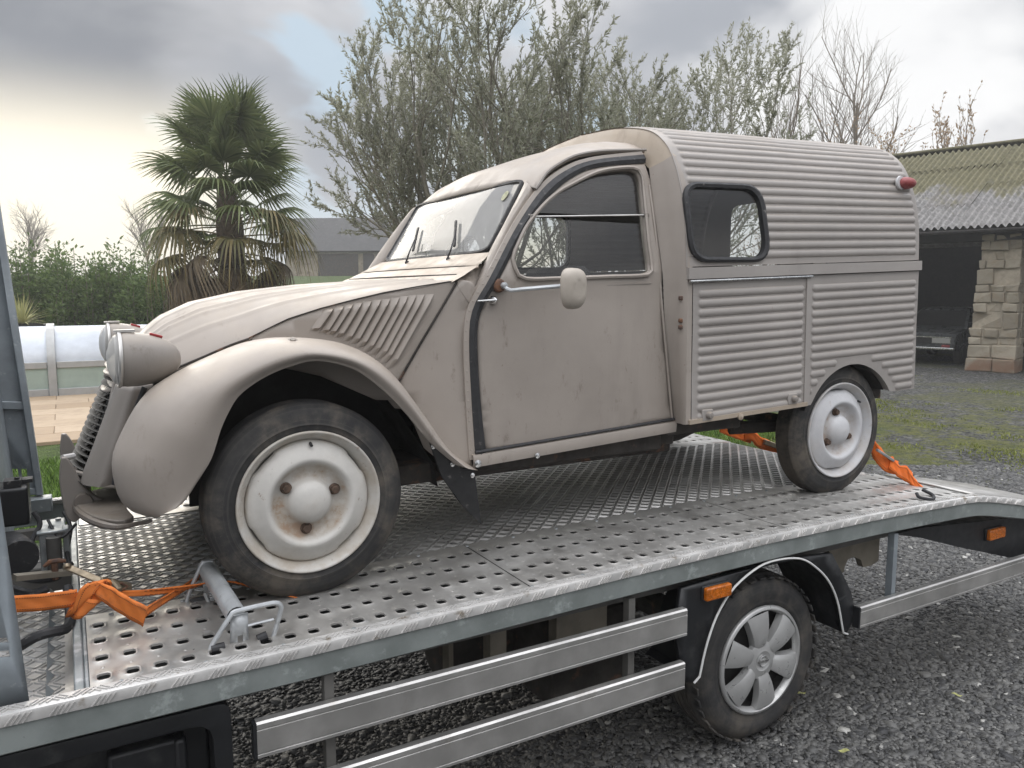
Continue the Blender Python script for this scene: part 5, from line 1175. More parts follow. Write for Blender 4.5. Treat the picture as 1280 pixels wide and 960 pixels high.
prof = [(0, .03), (0, .50)]+[(1.15-1.15*math.cos(t), .56+.60*math.sin(t)) for t in np.linspace(.0, PI, 25)]+[(2.3, .50), (2.3, .03)]
prof = np.array(prof); ux = [-3.7, -1.85, .0, 1.9, 3.8]
for i, x in enumerate([-3.70, -1.85, -.04, 1.90, 3.8]):
    b = MB(); sec_ = [(-.06, 0), (-.06, .05), (.06, .05), (.06, 0)]
    d = np.gradient(prof, axis=0); d /= np.linalg.norm(d, axis=1)[:, None]; nrm = np.stack([-d[:, 1], d[:, 0]], 1)
    b.grid([[(x+a, p[0]+n_[0]*c, p[1]+n_[1]*c) for a, c in sec_] for p, n_ in zip(prof, nrm)]); mesh('arch_frame', b.V, flip(b.F), 'poolframe', pool, local=True, ang=30)
    if i < 4:
        x1 = [-3.70, -1.85, -.04, 1.90, 3.8][i+1]
        up = prof[2:-2]; b = MB().grid([[(q, p[0]+.02, p[1]) for q in (x+.06, x1-.06)] for p in up]); mesh('roof_panel', b.V, flip(b.F), 'glass_pool', pool, local=True)
        for y, s_ in ((.01, 1), (2.29, -1)):
            b = MB(); b.box(((x+x1)/2, y, .33), (x1-x-.13, .012, .34)); mesh('side_panel', b.V, b.F, 'glass_pool_low', pool, local=True)
            b = MB(); b.box(((x+x1)/2, y, .555), (x1-x-.13, .06, .11)); mesh('upper_rail', b.V, b.F, 'poolframe', pool, local=True, bev=.01)
            b = MB(); b.box(((x+x1)/2, y, .08), (x1-x-.13, .07, .16)); mesh('base_rail', b.V, b.F, 'poolframe', pool, local=True, bev=.01)
M['poolwater'] = mat('pool_water', (0.10, 0.20, 0.22), .1); b = MB(); b.box((0, 1.15, .01), (7.5, 2.2, .02)); mesh('pool_water', b.V, b.F, 'poolwater', pool, local=True)

# ================================================================== plants
def leafmat(name, c0, c1, back=None, trans=.25):
    m, t, b = nodes(name); N = NT(t); geo = N.n('ShaderNodeNewGeometry')
    c = N.mix(geo.outputs['Random Per Island'], c0, c1)
    if back: c = N.mix(geo.outputs['Backfacing'], c, back)
    N.l(c, b.inputs['Base Color']); b.inputs['Roughness'].default_value = .5; b.inputs['Specular IOR Level'].default_value = .35
    tl = N.n('ShaderNodeBsdfTranslucent'); N.l(c, tl.inputs[0]); ms = N.n('ShaderNodeMixShader'); ms.inputs[0].default_value = trans
    N.l(b.outputs[0], ms.inputs[1]); N.l(tl.outputs[0], ms.inputs[2]); N.l(ms.outputs[0], t.nodes['Material Output'].inputs[0]); return m
M['laurel'] = leafmat('laurel_leaves', (0.06, 0.105, 0.025), (0.18, 0.245, 0.08), None, .4)
M['olive'] = leafmat('grey_green_leaves', (0.20, 0.21, 0.14), (0.35, 0.355, 0.25), (0.40, 0.40, 0.32), .5)
M['olivebark'] = mat('pale_grey_bark', (0.30, 0.275, 0.22), .9, var=.4, vscale=14, bump=(30, .5, .01))
M['bark'] = mat('grey_brown_bark', (0.20, 0.165, 0.125), .9, var=.4, vscale=14, bump=(30, .5, .01))
M['twig'] = mat('bare_twigs', (0.23, 0.19, 0.145), .9, var=.3, vscale=3)
M['brownleaf'] = leafmat('dry_brown_leaves', (0.30, 0.20, 0.11), (0.46, 0.33, 0.20))
def leaves(P, D, L, W):
    """one folded diamond per leaf; P points, D directions"""
    n = len(P); D = D/np.linalg.norm(D, axis=1)[:, None]; r_ = RNG.normal(size=(n, 3)); S = np.cross(D, r_); S /= np.linalg.norm(S, axis=1)[:, None]
    l = L*RNG.uniform(.7, 1.25, (n, 1)); w_ = W*RNG.uniform(.7, 1.25, (n, 1)); nrm = np.cross(D, S)
    V = np.stack([P, P+D*l*.45+S*w_/2-nrm*w_*.15, P+D*l, P+D*l*.45-S*w_/2-nrm*w_*.15], 1)
    return V.reshape(-1, 3), (np.arange(4)[None]+np.arange(n)[:, None]*4)
def unit(v): v = np.asarray(v, float); return v/(np.linalg.norm(v)+1e-9)
def grow(tb, p, d, L, r, lev, spec, tips, rs):
    """spec[lev] = (children, child length factor, spread, up pull, wobble)"""
    nch, lf, spread, up, wob = spec[lev]; ns = 5 if lev < 2 else 4; pts = [np.array(p)]; dirs = [unit(d)]
    for i in range(ns):
        dd = unit(dirs[-1]+rs.normal(0, wob, 3)+np.array([0, 0, up])); dirs.append(dd); pts.append(pts[-1]+dd*L/ns)
    rad = np.linspace(r, r*.45, ns+1); tb.tube(pts, rad.tolist(), 7 if lev == 0 else (5 if lev == 1 else 3), caps=False)
    if lev == len(spec)-1:
        tips.append((np.array(pts), np.array(dirs))); return
    for k in range(nch):
        f = (k+.6+rs.uniform(-.3, .3))/nch; f = .25+.75*f if lev == 0 else .12+.88*f; x = min(f*ns, ns-1e-3); i = int(x); q = pts[i]+(pts[i+1]-pts[i])*(x-i)
        a, u_, v_ = fan(dirs[i+1]); t = rs.uniform(0, 2*PI); sp = spread*rs.uniform(.7, 1.3)
        nd = a*math.cos(sp)+(u_*math.cos(t)+v_*math.sin(t))*math.sin(sp)
        grow(tb, q, nd, L*lf*(1.15-.45*f)*rs.uniform(.75, 1.2), rad[i]*.55, lev+1, spec, tips, rs)
    tips.append((np.array(pts[-2:]), np.array(dirs[-2:])))
def tree(name, base, stems, L, r, spec, seed, label, cat, leaf=None, group=None, bark='bark'):
    rs = np.random.default_rng(seed); t = thing(name, label, cat, tuple(base), group=group); tb = MB(); tips = []
    tk = MB()
    for d in stems: grow(tb, base, d, L*rs.uniform(.85, 1.1), r*rs.uniform(.8, 1.1), 0, spec, tips, rs)
    tk.tube([np.array(base)+[0, 0, -.2], np.array(base)+[0, 0, .12*L]], [r*1.9, r*1.35], 10); tk.ob('trunk', bark, t)
    V = np.array(tb.V)-np.array(base); q = [f for f in tb.F]; me = bpy.data.meshes.new('branches'); me.from_pydata(V.tolist(), [], q); me.materials.append(M[bark]); me.shade_smooth(); o = bpy.data.objects.new('branches', me); COL.objects.link(o); o.parent = t; o['kind'] = 'stuff'
    if leaf:
        m_, per, LL, WW, spreadl = leaf; P = []; D = []
        for pts, dirs in tips:
            n = max(1, int(per*rs.uniform(.7, 1.3))); f = rs.uniform(0, 1, n)**.8*(len(pts)-1); i = np.minimum(f.astype(int), len(pts)-2); q = pts[i]+(pts[i+1]-pts[i])*(f-i)[:, None]; P.append(q+rs.normal(0, .008, (n, 3))); D.append(dirs[i]*.9+rs.normal(0, spreadl, (n, 3)))
        V, Q = leaves(np.concatenate(P), np.concatenate(D), LL, WW); fast_mesh('crown', V, Q, m_, 'stuff', t)
    return t
def at(px, v, z=None):
    u = (px-640)/972*v/math.cos(0); p = uv(u, v); p[2] = hgt(p[0], p[1]) if z is None else z; return p
osp = [(7, .60, .72, .12, .12), (6, .60, .68, .16, .14), (6, .55, .62, .20, .14), (0, 0, 0, .16, .12)]
tree('olive_tree', at(604, 12.4), [(-.52, .1, 1), (-.22, .3, 1), (.0, -.2, 1), (.22, .2, 1), (-.40, .15, 1), (.44, .1, .95)], 4.15, .075, osp, 63, 'grey-green evergreen tree right behind the van windscreen and bonnet', 'tree', ('olive', 40, .074, .021, .5), 'evergreen trees behind the van', 'olivebark')
tree('olive_tree', at(772, 12.8), [(-.26, .1, 1), (.05, .3, 1), (.28, -.2, 1), (.55, .1, .95), (.75, 0, .85), (-.46, .1, .95)], 4.1, .072, osp, 65, 'grey-green evergreen tree behind the front of the van box roof', 'tree', ('olive', 40, .074, .021, .5), 'evergreen trees behind the van', 'olivebark')
bsp = [(11, .50, .55, .10, .05), (7, .55, .50, .14, .08), (6, .6, .5, .12, .10), (0, 0, 0, .1, .1)]
tree('bare_tree', at(1003, 30), [(-.06, 0, 1), (.12, .1, 1)], 7.2, .10, bsp, 21, 'bare winter tree with two stems above the middle of the van roof', 'tree', None, 'bare trees', 'twig')
tree('bare_tree', at(1068, 31), [(.05, 0, 1)], 9.6, .12, bsp, 22, 'tallest bare winter tree above the rear of the van roof', 'tree', None, 'bare trees', 'twig')
tree('bare_tree', at(955, 33), [(-.1, 0, 1), (.25, 0, 1)], 5.0, .08, bsp, 29, 'low bare tree beside the right edge of the evergreen trees', 'tree', ('brownleaf', 1, .09, .05, .6), 'bare trees', 'twig')
tree('brown_tree', at(1100, 27), [(-.25, 0, 1), (.1, .1, 1), (.35, 0, 1)], 5.0, .07, bsp[:3]+[(0, 0, 0, .1, .1)], 23, 'small tree with dry brown leaves between van roof and barn', 'tree', ('brownleaf', 2.2, .12, .05, .6), 'trees with brown leaves', 'twig')
tree('brown_tree', at(1180, 30), [(-.2, 0, 1), (.05, .1, 1), (.28, 0, 1)], 6.9, .08, [(8, .42, .35, .22, .06), (6, .5, .4, .25, .08), (0, 0, 0, .2, .1)], 24, 'upright tree with hanging brown seed pods rising behind the barn roof', 'tree', ('brownleaf', 9, .17, .055, .45), 'trees with brown leaves', 'twig')
tree('bare_tree', at(46, 62), [(-.1, 0, 1), (.1, 0, 1)], 4.4, .12, [(9, .55, .7, .06, .06), (7, .6, .6, .08, .08), (5, .6, .5, .06, .1), (0, 0, 0, .1, .1)], 25, 'distant rounded bare tree rising over the left end of the hedge', 'tree', None, 'bare trees', 'twig')
tree('bare_tree', at(196, 58), [(-.4, 0, 1), (.2, 0, 1)], 4.2, .12, bsp, 26, 'distant bare tree showing beside the left of the palm', 'tree', None, 'bare trees', 'twig')
# ---- laurel shrubs that make the hedge
def shrub(px, v, w_, top_py, seed, label):
    rs = np.random.default_rng(seed); base = at(px, v); zt_ = CAM[2]+(366-top_py)/972*v; H = zt_-base[2]; t = thing('laurel_shrub', label, 'shrub', tuple(base), group='laurel shrubs of the hedge')
    tb = MB(); P = []; D = []
    for s in range(95):
        a = rs.uniform(0, 2*PI); rr = math.sqrt(rs.uniform(0, 1)); tx, ty = rr*w_/2*math.cos(a), rr*w_*.42*math.sin(a)
        h = H*(1-.28*rr**2)*rs.uniform(.72, 1.0)*(.90+.14*math.sin(3*a+seed)); p0 = base+[tx*.25, ty*.25, 0]; p1 = base+[tx, ty, h]; m_ = base+[tx*.95, ty*.95, h*.45]
        c = smooth_curve([p0, m_, p1], 14); 
        if s < 40: tb.tube(c, np.linspace(.02, .006, 14).tolist(), 4, caps=False)
        n = 120; f = rs.uniform(.02, 1, n)*(13-1e-3); i = f.astype(int); q = c[i]+(c[i+1]-c[i])*(f-i)[:, None]; sp = rs.normal(0, 1, (n, 3)); q = q+sp*np.where(f[:, None] > 9, .09, .16); P.append(q); D.append(sp*[1, 1, .6]+[0, 0, .55])
    tb.ob('stems', 'bark', t, kind='stuff'); V, Q = leaves(np.concatenate(P), np.concatenate(D), .125, .052); fast_mesh('foliage', V, Q, 'laurel', 'stuff', t)
for i, (px, v, w_, top, lb) in enumerate([(-30, 20.5, 2.0, 305, 'dark green laurel shrub at the far left of the hedge, half cut by the frame'), (28, 20.0, 1.9, 303, 'dark green laurel shrub behind the yucca planter'), (66, 21.0, 1.6, 288, 'tallest dark laurel shrub of the hedge, under the distant rounded tree'), (112, 20.0, 1.9, 302, 'dark green laurel shrub above the middle of the pool cover'), (152, 20.4, 1.8, 298, 'dark green laurel shrub above the headlamps of the van'), (196, 20.0, 1.9, 306, 'dark green laurel shrub just left of the palm')]): shrub(px, v, w_, top, 40+i, lb)
# ---- yucca in its planter
yp = at(29, 17.0); yt = thing('yucca_plant', 'spiky yellow-green yucca standing in the dark planter', 'plant', tuple(yp+[0, 0, 1.05]))
M['yucca'] = leafmat('yucca_leaf', (0.28, 0.30, 0.12), (0.50, 0.46, 0.22))
ym = []
for k in range(4):
    b = MB(); L = .72; lean = k*.3
    b.grid([[(x*.016*(1-(s/L)**2.5)+0, .0, 0) if False else (s*.0+x*.017*(1-(s/L)**3), s*(1-.25*lean*(s/L)), .20*s*0-.35*lean*(s**2)+abs(x)*.004) for x in (-1, 0, 1)] for s in np.linspace(0, L, 8)]); ym.append(b)
for i in range(64):
    a = 2*PI*i*.381966; e = R(88-78*(i/64)**.9); k = min(3, int(i/18)); b = ym[k]; o = mesh('leaf', b.V, b.F, 'yucca', yt, local=True) if i in (0, 18, 36, 54) else last.copy()
    if i not in (0, 18, 36, 54): COL.objects.link(o)
    last = o; o.parent = yt; o.location = (0, 0, .02); o.rotation_euler = (e, random.uniform(-.2, .2), a); s_ = random.uniform(.8, 1.15); o.scale = (s_, s_, s_)
pt = thing('planter', 'dark square planter holding the yucca behind the pool cover', 'planter', tuple(yp)); b = MB(); G = fillet([(-.42, -.42), (.42, -.42), (.42, .42), (-.42, .42)], .04, 4)
b.grid([[(x*s, y*s, z) for x, y in list(G)+[G[0]]] for s, z in ((.86, 0), (1, 1.0), (1.04, 1.0), (1.04, 1.07), (.94, 1.07), (.94, .98))]); V = np.array(b.V)+yp; mesh('pot', V, flip(b.F), 'plastic', pt); b = MB(); b.box(yp+[0, 0, .97], (.76, .76, .03)); b.ob('soil', 'under', pt)

# ================================================================== palm
M['frond'] = leafmat('palm_frond', (0.075, 0.105, 0.035), (0.19, 0.22, 0.09), None, .3); M['deadfrond'] = leafmat('dead_palm_frond', (0.085, 0.065, 0.04), (0.21, 0.16, 0.095), None, .2); M['oldfrond'] = leafmat('ageing_palm_frond', (0.12, 0.12, 0.05), (0.24, 0.19, 0.08), None, .25)
M['palmtrunk'] = mat('fibrous_palm_trunk', (0.10, 0.075, 0.05), .95, var=.5, vscale=18, bump=(40, .8, .02))
pb_ = at(293, 15.0); palm = thing('palm_tree', 'shaggy fan palm with a skirt of brown fronds beyond the van bonnet', 'palm', tuple(pb_))
PH = 3.92
b = MB(); b.tube([pb_+[.0, 0, 0], pb_+[.03, 0, 1.5], pb_+[.0, 0, 3.0], pb_+[-.05, 0, PH]], [.20, .24, .25, .14], 14); b.ob('trunk', 'palmtrunk', palm)
def frond_mesh(droop, seed, dead):
    rs = np.random.default_rng(seed); b = MB(); pl_ = .80
    b.tube([(0, 0, 0), (0, pl_*.5, .02), (0, pl_, 0)], [.014, .011, .008], 4, caps=False)
    for k in range(30):
        a = R(-128+256*(k/29)); L = (.62 if not dead else .56)*(1-.22*abs(a)/R(128))*rs.uniform(.92, 1.06); dz = droop*rs.uniform(.7, 1.3); hw = .020; row = []
        for f in np.linspace(0, 1, 7):
            r_ = L*f; x, y = math.sin(a)*r_, pl_+math.cos(a)*r_; z = -dz*L*max(0, f-.35)**2*2.2+.05*abs(math.sin(a))*f-(.25*f if dead else 0); w_ = hw*min(1, f*2.6+.12)*(1-max(0, f-.55)/.45*.9); px_, py_ = math.cos(a), -math.sin(a)
            row.append([(x-px_*w_, y-py_*w_, z+w_*.35), (x, y, z-w_*.25), (x+px_*w_, y+py_*w_, z+w_*.35)])
        b.grid(row)
    me = bpy.data.meshes.new('frond'); me.from_pydata(b.V, [], b.F); me.shade_smooth(); return me
fm = [frond_mesh(d, i, False) for i, d in enumerate((.25, .45, .75, 1.1))]+[frond_mesh(d, 10+i, True) for i, d in enumerate((1.6, 2.2))]
for me, k in zip(fm, ('frond', 'frond', 'frond', 'oldfrond', 'deadfrond', 'deadfrond')): me.materials.append(M[k])
rp = np.random.default_rng(77)
for i in range(112):
    f = i/111; az_ = i*2.39996+rp.uniform(-.25, .25); elv = R(84-160*f**1.08)+rp.normal(0, .12); z = PH+.12-2.9*max(0, f-.12)**1.0
    me = fm[0] if f < .18 else fm[1] if f < .34 else fm[2] if f < .5 else fm[3] if f < .62 else fm[4+(i % 2)]
    o = bpy.data.objects.new('frond' if f < .62 else 'dead_frond', me); COL.objects.link(o); o.parent = palm
    o.location = (.1*math.cos(az_+PI/2), .1*math.sin(az_+PI/2), z+rp.normal(0, .08)); elv = max(elv, R(-78)); o.rotation_euler = (elv, rp.normal(0, .25), az_); s_ = rp.uniform(.88, 1.14)*(1.1 if f < .6 else 1.0); o.scale = (s_,)*3

# ================================================================== distant stone farm building
M['farstone'] = mat('far_rubble_stone', (0.36, 0.30, 0.22), .9, var=.35, vscale=1.2, spots=[((0.16, 0.12, 0.09), 1.8, .5, .66), ((0.44, 0.38, 0.29), 4, .58, .68)], bump=(6, .5, .03))
M['slate'] = mat('slate_roof', (0.045, 0.045, 0.046), .7, var=.2, vscale=2, spots=[((.12, .11, .10), 5, .6, .7)], bump=(12, .3, .02))
def build_far():
    p = at(360, 62); p[2] += .0; t = thing('stone_outbuilding', 'long low stone outbuilding with slate roof between palm and windscreen', 'building', tuple(p)); a = angv-.05; t.rotation_euler = (0, 0, a)
    L_, D_, h, rise = 13.5, 6.0, 2.15, 2.5
    b = MB(); b.box((L_/2, D_/2, h/2), (L_, D_, h)); b.add([(0, 0, h), (0, D_, h), (0, D_/2, h+rise)], [[0, 2, 1]]); b.add([(L_, 0, h), (L_, D_, h), (L_, D_/2, h+rise)], [[0, 1, 2]]); mesh('wall', b.V, b.F, 'farstone', t, local=True, smooth=False)
    b = MB(); b.grid([[(x, -.35, h-.25), (x, D_/2, h+rise+.05), (x, D_+.35, h-.25)] for x in (-.2, L_+.2)]); mesh('roof', b.V, flip(b.F), 'slate', t, local=True, smooth=False, solid=.12)
    for x0, w_, hh, m_ in ((2.6, 3.2, 1.75, 'under'), (6.2, .9, 1.8, 'seat'), (7.2, .8, 1.7, 'dark')):
        b = MB(); b.box((x0+w_/2, -.01, hh/2), (w_, .08, hh)); mesh('door', b.V, b.F, m_, t, local=True)
        b = MB(); b.box((x0+w_/2, -.03, hh+.08), (w_+.4, .12, .14)); mesh('lintel', b.V, b.F, 'bracket', t, local=True)
build_far()

# ================================================================== open-fronted stone barn on the right
tb_, nb_ = np.array([math.sin(R(-15)), math.cos(R(-15)), 0]), np.array([math.sin(R(75)), math.cos(R(75)), 0])
P0 = onZ(1205, 463, GZ)
def bpnt(t, n, z): return P0+tb_*t+nb_*n+np.array([0, 0, z])
barn = thing('stone_barn', 'open fronted stone barn with mossy corrugated roof behind the van', 'barn', tuple(P0))
M['stone'] = None
def stonemat():
    m, t, b = nodes('sandstone_block'); N = NT(t); oi = N.n('ShaderNodeObjectInfo')
    c = N.mix(oi.outputs['Random'], (0.27, 0.235, 0.18), (0.39, 0.345, 0.27)); c = N.mix(N.rng(N.noise(4, 7, .7), .45, .7, 0, .6), c, (0.25, 0.19, 0.12))
    geo = N.n('ShaderNodeNewGeometry'); sp = N.n('ShaderNodeSeparateXYZ'); N.l(geo.outputs['Position'], sp.inputs[0])
    c = N.mix(N.math('MULTIPLY', N.rng(sp.outputs[2], GZ+.45, GZ+.1), N.rng(N.noise(3, 5, .6), .35, .6)), c, (0.26, 0.165, 0.11))
    N.l(c, b.inputs['Base Color']); b.inputs['Roughness'].default_value = .9; N.bump(N.noise(14, 8, .7), .7, .02, b); return m
M['stone'] = stonemat(); M['mortar'] = mat('lime_mortar', (0.46, 0.40, 0.31), .95, var=.25, vscale=8, bump=(25, .5, .01))
EH = 3.02
pil = MB(); pil.add([bpnt(t, n, z) for z, a in ((0, .0), (EH, .20)) for t, n in ((-.03-a*.95, .05), (-.97+a*.2, .05), (-.97+a*.2, .70), (-.03-a*.95, .70))], [[0, 1, 5, 4], [1, 2, 6, 5], [2, 3, 7, 6], [3, 0, 4, 7], [4, 5, 6, 7]]); pill = pil.ob('pillar', 'mortar', barn, smooth=False)
rs = np.random.default_rng(5); z = 0.0
while z < EH-.05:
    h = min(rs.choice([.13, .16, .20, .24, .30, .36]), EH-z); a = z/EH*.20; t0, t1 = -a*.95, -.99+a*.2; W = t0-t1; ncol = 2 if h > .28 else 3; cuts = np.sort(np.r_[0, np.cumsum(rs.uniform(.6, 1.4, ncol))]); cuts = cuts/cuts[-1]*W
    for i in range(ncol):
        x0, x1 = t0-cuts[i], t0-cuts[i+1]; d0 = rs.uniform(-.035, .045); g = rs.uniform(.006, .018)
        b = MB(); q = [bpnt(t+rs.normal(0, .014), n+rs.normal(0, .016), zz+rs.normal(0, .012)) for zz in (z+g*.5, z+h-g*.5) for t, n in ((x0-g, d0), (x1+g, d0), (x1+g, .36), (x0-g, .36))]
        b.add(q, [[0, 1, 5, 4], [1, 2, 6, 5], [2, 3, 7, 6], [3, 0, 4, 7], [4, 5, 6, 7], [3, 2, 1, 0]]); b.ob('stone_block', 'stone', pill, smooth=False, bev=.022)
    b = MB(); q = [bpnt(t, n, zz) for zz in (z+.006, z+h-.006) for t, n in ((t1+.30, .37), (t1+rs.uniform(-.01, .02), .37), (t1+rs.uniform(-.01, .02), .72), (t1+.30, .72))]; b.add(q, [[0, 1, 5, 4], [1, 2, 6, 5], [2, 3, 7, 6], [3, 0, 4, 7], [4, 5, 6, 7], [3, 2, 1, 0]]); b.ob('stone_block', 'stone', pill, smooth=False, bev=.022)
    z += h
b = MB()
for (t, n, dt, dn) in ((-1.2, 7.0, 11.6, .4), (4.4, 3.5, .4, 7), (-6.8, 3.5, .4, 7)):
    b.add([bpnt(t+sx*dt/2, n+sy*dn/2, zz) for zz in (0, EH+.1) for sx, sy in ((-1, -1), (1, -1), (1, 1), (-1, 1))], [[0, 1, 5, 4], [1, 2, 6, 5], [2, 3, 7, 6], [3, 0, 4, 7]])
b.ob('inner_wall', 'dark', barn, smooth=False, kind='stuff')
for t in (3.6, -6.0):
    b = MB(); b.add([bpnt(t+a_, n, zz) for zz in (0, EH) for a_, n in ((0, 0), (.9, 0), (.9, .7), (0, .7))], [[0, 1, 5, 4], [1, 2, 6, 5], [2, 3, 7, 6], [3, 0, 4, 7]]); b.ob('pillar', 'stone', barn, smooth=False)
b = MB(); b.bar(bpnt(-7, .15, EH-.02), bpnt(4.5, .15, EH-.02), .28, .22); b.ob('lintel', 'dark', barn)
b = MB(); e0, e1 = bpnt(-7.1, -.33, EH+.10), bpnt(4.7, -.33, EH+.10)
b.grid([[e+nb_*.075*math.cos(t)+np.array([0, 0, .075*math.sin(t)]) for t in np.linspace(PI, 2*PI, 9)] for e in (e0, e1)]); b.ob('gutter', 'seat', barn, solid=.006)
def roofmat():
    m, t, b = nodes('mossy_fibre_cement'); N = NT(t); geo = N.n('ShaderNodeNewGeometry'); sp = N.n('ShaderNodeSeparateXYZ'); N.l(geo.outputs['Position'], sp.inputs[0]); oi = N.n('ShaderNodeObjectInfo')
    nz = N.n('ShaderNodeTexNoise'); nz.inputs['Scale'].default_value = 1.3; nz.inputs['Detail'].default_value = 7; nz.inputs['Roughness'].default_value = .65; N.l(geo.outputs['Position'], nz.inputs[0])
    nf = N.n('ShaderNodeTexNoise'); nf.inputs['Scale'].default_value = 9; nf.inputs['Detail'].default_value = 7; nf.inputs['Roughness'].default_value = .7; N.l(geo.outputs['Position'], nf.inputs[0])
    c = N.mix(N.rng(nf.outputs['Fac'], .3, .7), (0.13, 0.125, 0.12), (0.30, 0.29, 0.28)); c = N.mix(N.rng(oi.outputs['Random'], 0, 1, 0, .35), c, (0.20, 0.18, 0.165)); c = N.mix(N.rng(nf.outputs['Fac'], .62, .70), c, (0.46, 0.45, 0.43))
    k = N.math('ADD', N.math('SUBTRACT', sp.outputs[2], GZ+EH+.95), N.math('MULTIPLY', N.math('SUBTRACT', nz.outputs['Fac'], .5), 2.6))
    moss = N.rng(k, -.15, .35); mc = N.mix(N.rng(nf.outputs['Fac'], .3, .65), (0.085, 0.08, 0.035), (0.165, 0.148, 0.075)); c = N.mix(N.math('MULTIPLY', moss, .92), c, mc)
    N.l(c, b.inputs['Base Color']); b.inputs['Roughness'].default_value = .9; N.bump(nf.outputs['Fac'], .5, .02, b); return m
M['roofsheet'] = roofmat()
RISE = 2.38; RUN = 4.6; sl_ = math.hypot(RISE, RUN); sdir = nb_*RUN/sl_+np.array([0, 0, RISE/sl_]); snrm = -nb_*RISE/sl_+np.array([0, 0, RUN/sl_]); SW = 1.022; SLn = 1.34
sm = MB(); sm.grid([[tb_*x+sdir*y+snrm*(.040*math.cos(2*PI*x/.146)) for y in (0, SLn*.5, SLn)] for x in np.linspace(0, SW+.03, 58)]); sm.F = flip(sm.F); rsheet = None; rr = np.random.default_rng(3)
for r_ in range(4):
    for c in range(11):
        o0 = bpnt(-6.9+c*SW, -.36, EH+.16)+sdir*(r_*1.235)+snrm*(.012*r_+.006*(c % 2))
        if rsheet is None:
            rsheet = o = mesh('roof_sheet', np.array(sm.V)+P0, sm.F, 'roofsheet', barn, ang=0)
        else: o = rsheet.copy(); COL.objects.link(o); o.parent = barn
        o.location = Vector(o0-P0)+Vector((0, 0, rr.normal(0, .006))); o.rotation_euler = (rr.normal(0, .003), rr.normal(0, .003), rr.normal(0, .004))
b = MB(); q0 = bpnt(-7, -.36, EH+.16)+sdir*(sl_+.3); q1 = q0+tb_*11.5; b.tube([q0, q1], .05, 8); b.ob('ridge', 'roofsheet', barn)
b = MB(); b.add([bpnt(-7, 9.6, EH), bpnt(4.5, 9.6, EH), q1+[0, 0, -.02], q0+[0, 0, -.02]], [[0, 1, 2, 3]]); b.ob('back_roof', 'roofsheet', barn)
b = MB(); b.add([bpnt(-6.8, 0, EH), bpnt(-6.8, 9.4, EH), bpnt(-6.8, 4.5, EH+RISE)], [[0, 1, 2]]); b.add([bpnt(4.4, 0, EH), bpnt(4.4, 9.4, EH), bpnt(4.4, 4.5, EH+RISE)], [[0, 2, 1]]); b.ob('gable', 'farstone', barn, smooth=False)
# bent metal beside the pillar
c = onZ(1279, 457, GZ); b = MB()
for k, o_ in enumerate((0, .16)): b.tube(smooth_curve([c+tb_*(.28-o_)+nb_*.1+[0, 0, .02], c+tb_*(.24-o_)+[0, 0, .16], c+tb_*(.02-o_)+[0, 0, .42], c+tb_*(-.25-o_)+[0, 0, .60], c+tb_*(-.7-o_)+[0, 0, .66]], 16), .024, 8)
tag(b.ob('bent_metal_hoop', 'galv'), 'bent grey metal hoops on the ground right of the stone pillar', 'metal hoops')
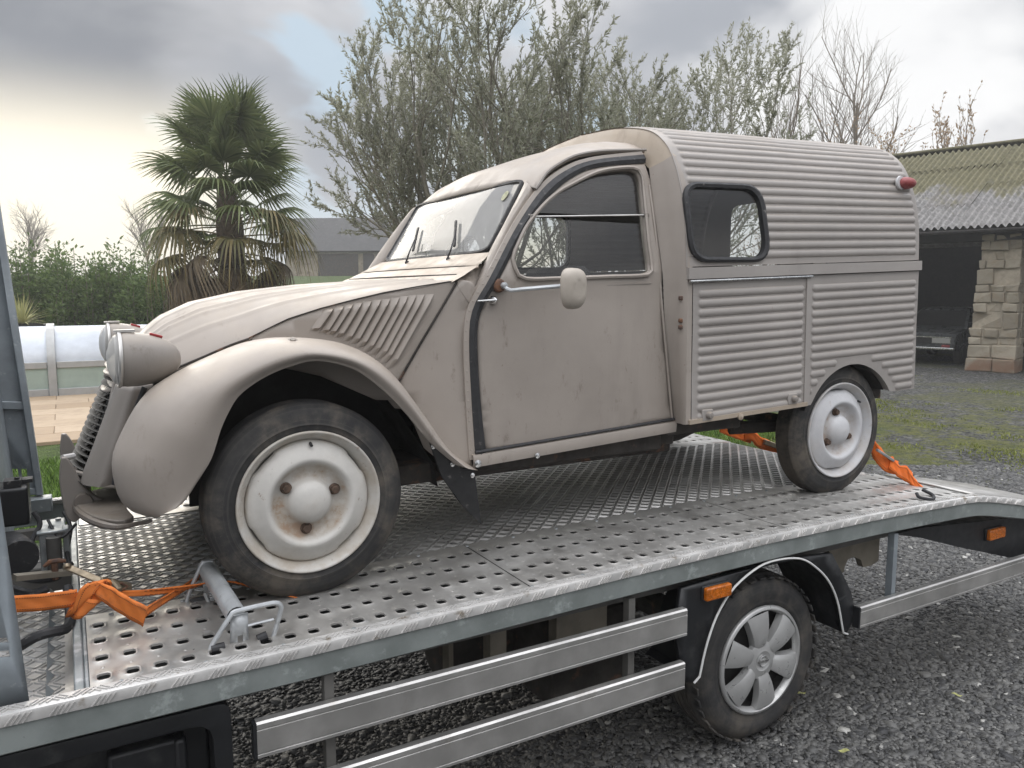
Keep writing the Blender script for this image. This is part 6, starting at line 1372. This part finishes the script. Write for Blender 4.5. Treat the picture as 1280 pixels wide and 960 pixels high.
# ================================================================== dark saloon car parked inside the barn
def saloon():
    f = -nb_; l = -tb_                                    # it faces out of the barn; l = towards picture right
    p = at(1200, 19.6, GZ); q = P0+nb_*2.1; base = at(1149, 19.1, GZ); t = thing('parked_car', 'dark saloon car parked inside the barn opening', 'car', tuple(base)); W = .80
    M['carpaint'] = mat('dark_green_grey_car_paint', (0.075, 0.08, 0.08), .3, .1, var=.1, vscale=3); ttt = lambda x, y, z: base+f*(-x)+l*y+np.array([0, 0, z])
    prof_ = [(0.05, .36), (.0, .50), (.02, .70), (.10, .76), (1.15, .86), (1.25, .88), (1.9, 1.34), (3.1, 1.37), (3.7, .95), (4.3, .90), (4.4, .5), (4.3, .34)]
    b = MB(); P = np.array([ttt(x, 0, z) for x, z in prof_]); 
    body = [(x, z) for x, z in prof_ if z < .9]+[]
    G = []
    for y, k in ((-W, .94), (-W*.97, 1.0), (-W*.8, 1.015), (0, 1.03), (W*.8, 1.015), (W*.97, 1.0), (W, .94)): G.append([ttt(x+(1-k)*.3, y, .36+(z-.36)*k if z > .4 else z) for x, z in [(0.05, .36), (.0, .50), (.02, .68), (.10, .75), (1.15, .86), (2.4, .90), (3.7, .92), (4.3, .88), (4.4, .5), (4.3, .34)]])
    b.grid(G); n = len(G[0]); b.F.append(list(range(n))); b.F.append([len(b.V)-1-i for i in range(n)]); b.ob('body', 'carpaint', t, ang=40)
    G = [[ttt(x, s*wd, z) for s in (-1, -.9, 0, .9, 1)] for x, z, wd in ((1.12, .86, .74), (1.85, 1.30, .60), (2.0, 1.36, .58), (3.0, 1.37, .58), (3.15, 1.32, .60), (3.75, .92, .72))]; b = MB().grid(G); b.ob('roof', 'carpaint', t, ang=40)
    b = MB().grid([[ttt(1.20, s*.66, .90) for s in (-1, 1)], [ttt(1.80, s*.55, 1.275) for s in (-1, 1)]]); V = np.array(b.V)+f*.03+[0, 0, .02]; mesh('windscreen', V, flip(b.F), 'dark', t)
    for y in (-.5, .5):
        b = MB(); b.box(ttt(-.012, y, .60), (.03, .40, .12), np.stack([f, l, [0, 0, 1]], 1)); b.ob('headlamp', 'glass_lamp', t, bev=.01); b = MB(); b.box(ttt(-.016, y*1.22, .475), (.03, .18, .06), np.stack([f, l, [0, 0, 1]], 1)); b.ob('indicator', 'redfade', t, bev=.01)
        b = MB(); b.box(ttt(.008, y, .60), (.03, .42, .13), np.stack([f, l, [0, 0, 1]], 1)); b.ob('lamp_back', 'chrome', t)
    b = MB(); b.box(ttt(-.01, 0, .60), (.03, .58, .13), np.stack([f, l, [0, 0, 1]], 1)); b.ob('grille', 'dark', t)
    b = MB(); b.box(ttt(-.01, 0, .685), (.03, 1.46, .018), np.stack([f, l, [0, 0, 1]], 1)); b.ob('trim_strip', 'chrome', t)
    b = MB(); b.box(ttt(-.05, 0, .415), (.09, 1.62, .06), np.stack([f, l, [0, 0, 1]], 1)); b.ob('bumper', 'chrome', t, bev=.015)
    for y in (-.66, .66):
        for x in (.75, 3.4): b = MB(); b.rev([(.0001, .1), (.17, .1), (.19, .07), (.28, .085), (.30, .05), (.30, -.06), (.27, -.09), (.0001, -.09)], ttt(x, y*1.08, .30), l*np.sign(y), 20); b.ob('wheel', 'tyre', t)
    b = MB(); b.box(ttt(1.35, .92, .90), (.05, .17, .10), np.stack([f, l, [0, 0, 1]], 1)); b.ob('mirror', 'chrome', t, bev=.02)
saloon()
# ================================================================== added haze volume: lifts the dark tones, stands in for lens glare
m = bpy.data.materials.new('glare_haze'); m.use_nodes = True; t = m.node_tree; t.nodes.clear()
vo_ = t.nodes.new('ShaderNodeVolumePrincipled'); vo_.inputs['Color'].default_value = (0.93, 0.93, 0.92, 1); vo_.inputs['Density'].default_value = 0.0026; vo_.inputs['Anisotropy'].default_value = 0.35
om = t.nodes.new('ShaderNodeOutputMaterial'); t.links.new(vo_.outputs[0], om.inputs['Volume']); M['haze'] = m
b = MB(); b.box((0, 0, (GZ-1.2+11)/2), (1300, 1300, 11-GZ+1.2)); hz = b.ob('haze', 'haze', smooth=False); hz['kind'] = 'stuff'
